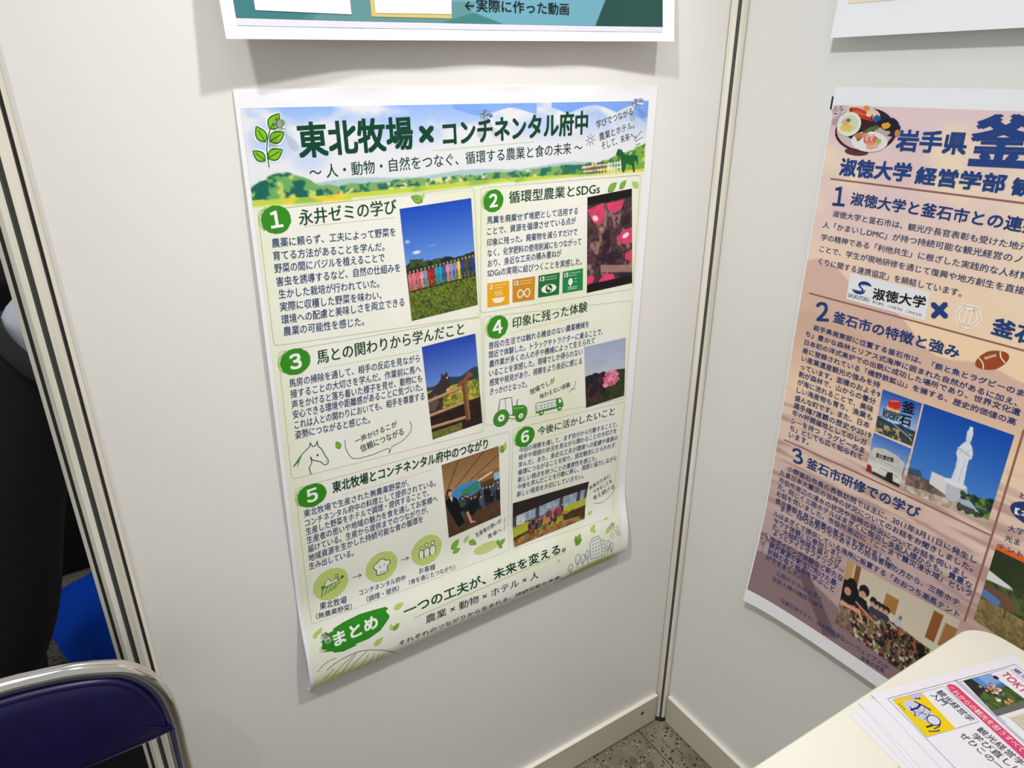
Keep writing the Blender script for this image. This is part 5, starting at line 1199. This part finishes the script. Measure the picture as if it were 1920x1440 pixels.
p = Pic(70, 60, (60, 80, 60), 51); p.vgrad(0, 1, (70, 84, 60), (60, 76, 60)); p.poly([(.0, .0), (.55, .0), (.45, .4), (.0, .5)], (40, 44, 44)); p.poly([(.3, 0), (1, 0), (1, .42), (.42, .38)], (90, 140, 210)); p.put((p.X > .55) & (p.Y < .3), (160, 190, 230), .6); p.poly([(0, .5), (.5, .3), (1, .5), (1, 1), (0, 1)], (70, 96, 44)); p.tex(p.Y > .3, .5, 16, 16); p.put(p.Y > .86, (110, 112, 116), .8)
for i in range(14):
    x = .3+.42*p.rng.random(); y = .22+.55*p.rng.random(); p.ell(x, y+.05, .06, .05, ((236, 232, 226), (206, 140, 70), (40, 36, 40))[i % 3]); p.ell(x, y, .045, .045, (40, 30, 30)); p.ell(x, y+.008, .034, .034, (226, 180, 156))
ph = q['fl_photo']; p.emit('printed_photo', S_table, [ph[0], (ph[0][0]+e1.x*40, ph[0][1]+e1.y*40), (ph[3][0]+e1.x*52, ph[3][1]+e1.y*52), ph[3]], .0005, fly)
lettering('photo_title', 'fl_tokyo', S_table, .0008, (206, 60, 90), fly, True)
ik = TI(.0005); ik.disc(*q['fl_magenta'][0], 3, 3, (150, 40, 100)); bz = q['fl_beige']; ik.fill([bz[0], (bz[0][0]+e1.x*44, bz[0][1]+e1.y*44), (bz[0][0]+e1.x*44+e2.x*70, bz[0][1]+e1.y*44+e2.y*70), (bz[0][0]+e2.x*70, bz[0][1]+e2.y*70)], (240, 232, 214))
for k in range(11):
    a = Vector(bz[0])+e1*2+e2*3+e1*(k*3.4); ik.stroke([tuple(a), tuple(a+e2*52)], .8, (120, 104, 96), lift=.0002)
ik.emit('column_print', fly)
bc = bmobj('tan_card', box_bm(-.3400, -.3200, -.650, -.6125, .7001, .7003), mat('tan_card', (226, 196, 150), .6)); tag(bc, 'tan card edge lying under the flyer pile at the picture bottom', 'card')

# ------------------------------------------------------------------ folding chair
CHROME = mat('chrome', (226, 224, 220), .07, metal=1.0); VINYL = mat('navy_vinyl', (22, 18, 66), .36, spec=.5)
noise_tint(VINYL, (20, 16, 62), (26, 22, 74), 30, .3, .7, 3)
ch = thing('folding_chair', 'chrome folding chair with a dark blue vinyl back by the left pole', 'chair', (-1.163, -.25, 0))
XC, YB = -1.163, -.1
half = [(-.9445, .50), (-.9442, .60), (-.9435, .640), (-.9445, .668), (-.9485, .700), (-.9590, .727), (-.976, .7490), (-.9955, .7605), (-1.022, .7715), (-1.053, .7785), (-1.085, .7830), (-1.163, .7870)]
path = [(x, z) for x, z in half]+[(2*XC-x, z) for x, z in half[-2::-1]]
path = [(2*XC-.9445-2*(XC+.9445) if False else path[0][0], path[0][1])]+path[1:]
pts = [(x-XC, (YB+.25)+(.0 if z > .56 else 0), z) for x, z in path]
# the frame runs on down and forward to the front feet
lo = [(pts[0][0], YB+.25-.30, .06), (pts[0][0], YB+.25-.02, .47)]
pts = [(pts[0][0], -.20, .012)]+[(pts[0][0], .128, .46)]+pts+[(pts[-1][0], .128, .46), (pts[-1][0], -.20, .012)]
tube('back_frame', [tuple(p) for p in spline(pts, 6)], .0098, CHROME, ch, 18)
pad = [(-1.163, .7765), (-1.085, .7735), (-1.045, .7680), (-1.014, .7600), (-.993, .7515), (-.978, .7395), (-.965, .7200), (-.9555, .693), (-.9515, .670), (-.9520, .652), (-.956, .6440), (-1.163, .6425)]
pad = [(p.x, p.z) for p in spline([(x, 0, z) for x, z in pad], 4)]
pad = pad+[(2*XC-x, z) for x, z in pad[-2:0:-1]]
cx, cz = XC, .712
def inset(P, d):
    n = len(P); out = []
    for i in range(n):
        a = Vector(P[i-1]); b = Vector(P[(i+1) % n]); t = (b-a).normalized(); nn = Vector((t.y, -t.x))
        if nn.dot(Vector((cx, cz))-Vector(P[i])) < 0: nn = -nn
        out.append((P[i][0]+nn.x*d, P[i][1]+nn.y*d))
    return out
V = []; F = []; n = len(pad)
lay = [(.003, .016), (0, .011), (0, -.006), (.002, -.0095), (.0045, -.0108), (.0065, -.0098), (.008, -.0105), (.012, -.0122), (.020, -.0136), (.032, -.0145), (.045, -.0150), (.056, -.0152)]
for d, y in lay:
    for x, z in pad: V.append((0+(x-XC)*(1-d/.2115), YB+.25+y, .7095+(z-.7095)*(1-d/.067)))
for j in range(len(lay)-1):
    for i in range(n): F.append((j*n+i, j*n+(i+1) % n, (j+1)*n+(i+1) % n, (j+1)*n+i))
F.append(tuple(range(n))); F.append(tuple((len(lay)-1)*n+i for i in range(n))[::-1])
bp = meshobj('backrest', V, F, VINYL, ch, True); bq_ = bmesh.new(); bq_.from_mesh(bp.data); bmesh.ops.recalc_face_normals(bq_, faces=list(bq_.faces)); bq_.to_mesh(bp.data); bq_.free()
for p_ in bp.data.polygons:
    if len(p_.vertices) > 4: p_.use_smooth = False
tube('metal_edge', [(x-XC, YB+.25-.004, .6415) for x in (-.962, -1.163, -1.364)], .0016, CHROME, bp, 8)
sb = box_bm(-.19, .19, -.21, .13, .425, .462, .014, 4); bmobj('seat', sb, VINYL, ch, True)
tube('seat_frame', [(-.2, .135, .42), (-.2, -.21, .42), (.2, -.21, .42), (.2, .135, .42), (-.2, .135, .42)], .009, CHROME, ch)
for s in (-1, 1): tube('rear_leg', [(s*.203, -.13, .41), (s*.203, .17, .012)], .0095, CHROME, ch)
tube('stretcher', [(-.203, .13, .06), (.203, .13, .06)], .008, CHROME, ch); tube('stretcher', [(-.218, -.16, .065), (.218, -.16, .065)], .008, CHROME, ch)
for sx in (-1, 1):
    for y in (-.2, .175): V, F = lathe([(.0005, 0), (.013, 0), (.014, .004), (.012, .03), (.0005, .03)], 14); meshobj('rubber_foot', [v+Vector((sx*(.2185 if y < 0 else .203), y, 0)) for v in V], F, mat('black_rubber', (24, 24, 26), .6), ch, True)

# ------------------------------------------------------------------ beyond the left pole
BLACK = mat('black_cloth', (20, 20, 23), .75, spec=.25); SUIT = mat('suit_cloth', (26, 26, 31), .7, spec=.3)
ct = bmobj('draped_counter', box_bm(-2.6, -.62, 1.30, 1.9, .0, .89, .02, 3), BLACK); tag(ct, 'black cloth covered counter standing in the aisle beyond the left pole', 'counter')
bn = thing('banner_board', 'red board with a white stripe behind the black counter', 'banner', (-1.5, 2.2, 0))
bmobj('board', box_bm(-.9, .9, 0, .03, 0, 1.7), mat('banner_red', (220, 20, 52), .5), bn)
bmobj('white_stripe', box_bm(-.9, .9, -.002, 0, .615, .685), mat('banner_white', (232, 228, 226), .5), bn)
# blue cloth bag
def sack(name, cx, cy, rx, ry, h, m, seed, parent=None):
    V = []; F = []; nu, nv = 56, 26; rg = random.Random(seed); ph = [rg.random()*6.28 for _ in range(6)]
    for j in range(nv+1):
        s = j/nv
        prof = (1-(max(0, s-.35)/.65)**2.4)**.5*(1+.10*math.sin(s*3.1)) if s > .35 else 1+.10*math.sin(s*3.1)
        prof = max(prof, .02)
        for i in range(nu):
            a = 2*math.pi*i/nu
            fold = 1+.12*s*math.sin(3*a+ph[0]+2.2*s)+.10*abs(math.sin(4.5*a+ph[1]-3.4*s))*s+.06*abs(math.sin(7*a+ph[2]+5*s))*min(1, s*1.6)-.08*s
            ca, sa = math.cos(a), math.sin(a); k = (abs(ca)**3+abs(sa)**3)**(-1/3)
            V.append((cx+rx*ca*k*prof*fold, cy+ry*sa*k*prof*fold, h*(s**.9)*(1+.06*math.sin(2*a+ph[3])*s)))
    for j in range(nv):
        for i in range(nu): F.append((j*nu+i, j*nu+(i+1) % nu, (j+1)*nu+(i+1) % nu, (j+1)*nu+i))
    F.append(tuple(range(nu))[::-1]); F.append(tuple(nv*nu+i for i in range(nu)))
    return meshobj(name, V, F, m, parent, True)
bg = sack('cloth_bag', -.985, .93, .155, .115, .215, mat('royal_blue_cloth', (6, 84, 226), .8, spec=.2), 5)
tag(bg, 'royal blue cloth bag slumped on the floor behind the left pole', 'bag')
tube('strap', [tuple(s) for s in spline([(-1.04, .86, .17), (-1.08, .83, .10), (-1.09, .82, .03), (-1.04, .81, .006)], 8)], .006, _M['royal_blue_cloth'], bg, 8)
lb = thing('shoulder_bag', 'flat black shoulder bag lying on the floor behind the folding chair', 'bag', (-1.12, .31, 0))
bmobj('bag_body', box_bm(-.17, .15, -.11, .11, 0, .17, .03, 3), BLACK, lb, True); bmobj('bag_flap', box_bm(-.165, .145, -.12, .0, .12, .178, .02, 3), BLACK, lb, True)
# bending person
def skin(name, nodes, edges, root, m, parent=None, sub=2):
    bm = bmesh.new(); vs = [bm.verts.new(n[:3]) for n in nodes]
    for a, b in edges: bm.edges.new((vs[a], vs[b]))
    me = bpy.data.meshes.new(name); bm.to_mesh(me); bm.free(); o = bpy.data.objects.new(name, me); COL.objects.link(o)
    md = o.modifiers.new('skin', 'SKIN'); md.use_smooth_shade = True; md.branch_smoothing = .6
    for i, v in enumerate(me.skin_vertices[0].data): r = nodes[i][3]; v.radius = r if isinstance(r, tuple) else (r, r); v.use_root = (i == root)
    sd = o.modifiers.new('sub', 'SUBSURF'); sd.levels = sub; sd.render_levels = sub
    bpy.context.view_layer.update(); dg = bpy.context.evaluated_depsgraph_get(); new = bpy.data.meshes.new_from_object(o.evaluated_get(dg))
    bpy.data.objects.remove(o); new.materials.clear(); new.materials.append(m)
    new.polygons.foreach_set('use_smooth', [True]*len(new.polygons)); o = bpy.data.objects.new(name, new); COL.objects.link(o)
    if parent: o.parent = parent
    return o
SKIN = mat('skin', (214, 170, 145), .5)
px, py = -1.10, .60
# bent forward to the right, hips towards the aisle, head and arms behind the panel
spine = [(px-.01, py, .81, (.075, .10)), (px+.15, py, .905, (.05, .08)), (px+.26, py, .985, (.085, .12)), (px+.40, py, 1.06, (.10, .15)), (px+.49, py, 1.10, (.055, .055)), (px+.55, py, 1.13, (.06, .055)), (px+.62, py, 1.18, (.088, .075)), (px+.655, py, 1.23, (.08, .07)), (px+.675, py, 1.27, (.045, .04))]
body = list(spine); E_b = [(i, i+1) for i in range(8)]
def limb(start, pts):
    b = len(body); body.extend(pts); E_b.append((start, b)); E_b.extend((b+i, b+i+1) for i in range(len(pts)-1)); return b+len(pts)-1
legs = []
for s, kx, ax in ((-1, -.045, -.15), (1, -.04, -.12)):
    L_ = [(px-.03, py+s*.09, .74, .062), (px+kx, py+s*.11, .50, .05), (px+kx-.075, py+s*.11, .34, .052), (px+ax, py+s*.11, .09, .034), (px+ax+.03, py+s*.11, .05, .036), (px+ax+.15, py+s*.12, .035, .030)]
    legs.append(L_); limb(0, L_)
    w = limb(3, [(px+.42, py+s*.19, 1.03, .048), (px+.46, py+s*.22, .78, .038), (px+.62, py+s*.16, .70, .030), (px+.66, py+s*.15, .70, (.03, .02))])
    for k in range(4):
        dy = -.024+.016*k; Lf = (.065, .075, .07, .055)[k]; limb(w, [(px+.70, py+s*.15+dy, .695, .0095), (px+.70+Lf*.6, py+s*.15+dy*1.1, .68, .0088), (px+.70+Lf, py+s*.15+dy*1.1, .66, .0075)])
    limb(w, [(px+.675, py+s*.15-s*.03, .70, .011), (px+.70, py+s*.15-s*.045, .69, .0095), (px+.73, py+s*.15-s*.048, .68, .008)])
pr = skin('person', body, E_b, 0, SKIN); tag(pr, 'person in black trousers and white shirt bending forward beyond the left pole', 'person')
hx, hz = px+.635, 1.185
fc = bmesh.new()
bmesh.ops.create_cone(fc, cap_ends=True, segments=10, radius1=.014, radius2=.005, depth=.03, matrix=Matrix.Translation((hx+.09, py, hz-.02)) @ Matrix.Rotation(math.pi/2, 4, 'Y')); bmobj('nose', fc, SKIN, pr, True)
for s in (-1, 1):
    e = bmesh.new(); bmesh.ops.create_uvsphere(e, u_segments=14, v_segments=10, radius=.012, matrix=Matrix.Translation((hx+.074, py+s*.031, hz+.005))); bmobj('eye', e, mat('eye_dark', (40, 30, 28), .2), pr, True)
    e = bmesh.new(); bmesh.ops.create_uvsphere(e, u_segments=12, v_segments=10, radius=.024, matrix=Matrix.Translation((hx-.005, py+s*.078, hz)) @ Matrix.Diagonal((.7, .35, 1.2, 1))); bmobj('ear', e, SKIN, pr, True)
e = bmesh.new(); bmesh.ops.create_uvsphere(e, u_segments=14, v_segments=8, radius=.02, matrix=Matrix.Translation((hx+.07, py, hz-.055)) @ Matrix.Diagonal((.5, 1, .3, 1))); bmobj('mouth', e, mat('lips', (176, 104, 96), .5), pr, True)
skin('hair', [(hx-.06, py, hz-.03, (.055, .07)), (hx-.03, py, hz+.04, (.08, .085)), (hx+.01, py, hz+.085, (.06, .065))], [(0, 1), (1, 2)], 0, mat('black_hair', (20, 18, 18), .45), pr)
sn = [(px+.10, py, .845, (.095, .135)), (px+.165, py, .925, (.10, .145)), (px+.26, py, 1.0, (.12, .16)), (px+.40, py, 1.065, (.115, .17)), (px+.48, py, 1.095, (.06, .065))]; se = [(0, 1), (1, 2), (2, 3), (3, 4)]
for s in (-1, 1):
    b = len(sn); sn += [(px+.42, py+s*.195, 1.03, .062), (px+.46, py+s*.225, .78, .052), (px+.59, py+s*.168, .71, .042)]; se += [(3, b), (b, b+1), (b+1, b+2)]
skin('shirt', sn, se, 0, mat('white_shirt', (226, 232, 246), .7), pr)
tn = [(px-.03, py, .79, (.16, .185)), (px+.075, py, .862, (.122, .165)), (px+.125, py, .905, (.112, .152))]; te = [(0, 1), (1, 2)]
for L_ in legs:
    b = len(tn); tn += [(L_[0][0], L_[0][1], .70, .115), (L_[1][0], L_[1][1], .50, .088), (L_[2][0], L_[2][1], .33, .076), (L_[3][0], L_[3][1], .10, .062)]; te += [(0, b), (b, b+1), (b+1, b+2), (b+2, b+3)]
skin('trousers', tn, te, 0, SUIT, pr)
# waistband ring and a belt loop
ax1 = Vector((.09, 0, .09)).normalized(); cw = Vector((px+.118, py, .888)); ex = Vector((ax1.z, 0, -ax1.x)); ring_ = [cw+ex*(.112*math.cos(a))+Vector((0, .152*math.sin(a), 0)) for a in [k*2*math.pi/40 for k in range(40)]]
Vw = []; Fw = []
for i, c_ in enumerate(ring_):
    o_ = (c_-cw).normalized()
    for d_, h_ in ((0, -.016), (.005, -.014), (.006, .0), (.005, .014), (0, .016), (-.006, 0)): Vw.append(c_+o_*d_+ax1*h_)
for i in range(40):
    for k in range(6): Fw.append((i*6+k, i*6+(k+1) % 6, ((i+1) % 40)*6+(k+1) % 6, ((i+1) % 40)*6+k))
wb = meshobj('waistband', Vw, Fw, mat('waistband_cloth', (27, 27, 31), .6), pr, True)
k_ = 30; c_ = ring_[k_]; o_ = (c_-cw).normalized(); tube('belt_loop', [c_+o_*.009+ax1*.024, c_+o_*.013, c_+o_*.009-ax1*.03], .006, BLACK, wb, 8)
for L_, s in zip(legs, (-1, 1)): skin('shoe', [(L_[3][0]-.01, L_[3][1], .05, .045), (L_[3][0]+.06, L_[3][1], .04, .04), (L_[3][0]+.17, L_[3][1]+s*.01, .033, .031)], [(0, 1), (1, 2)], 0, BLACK, pr)
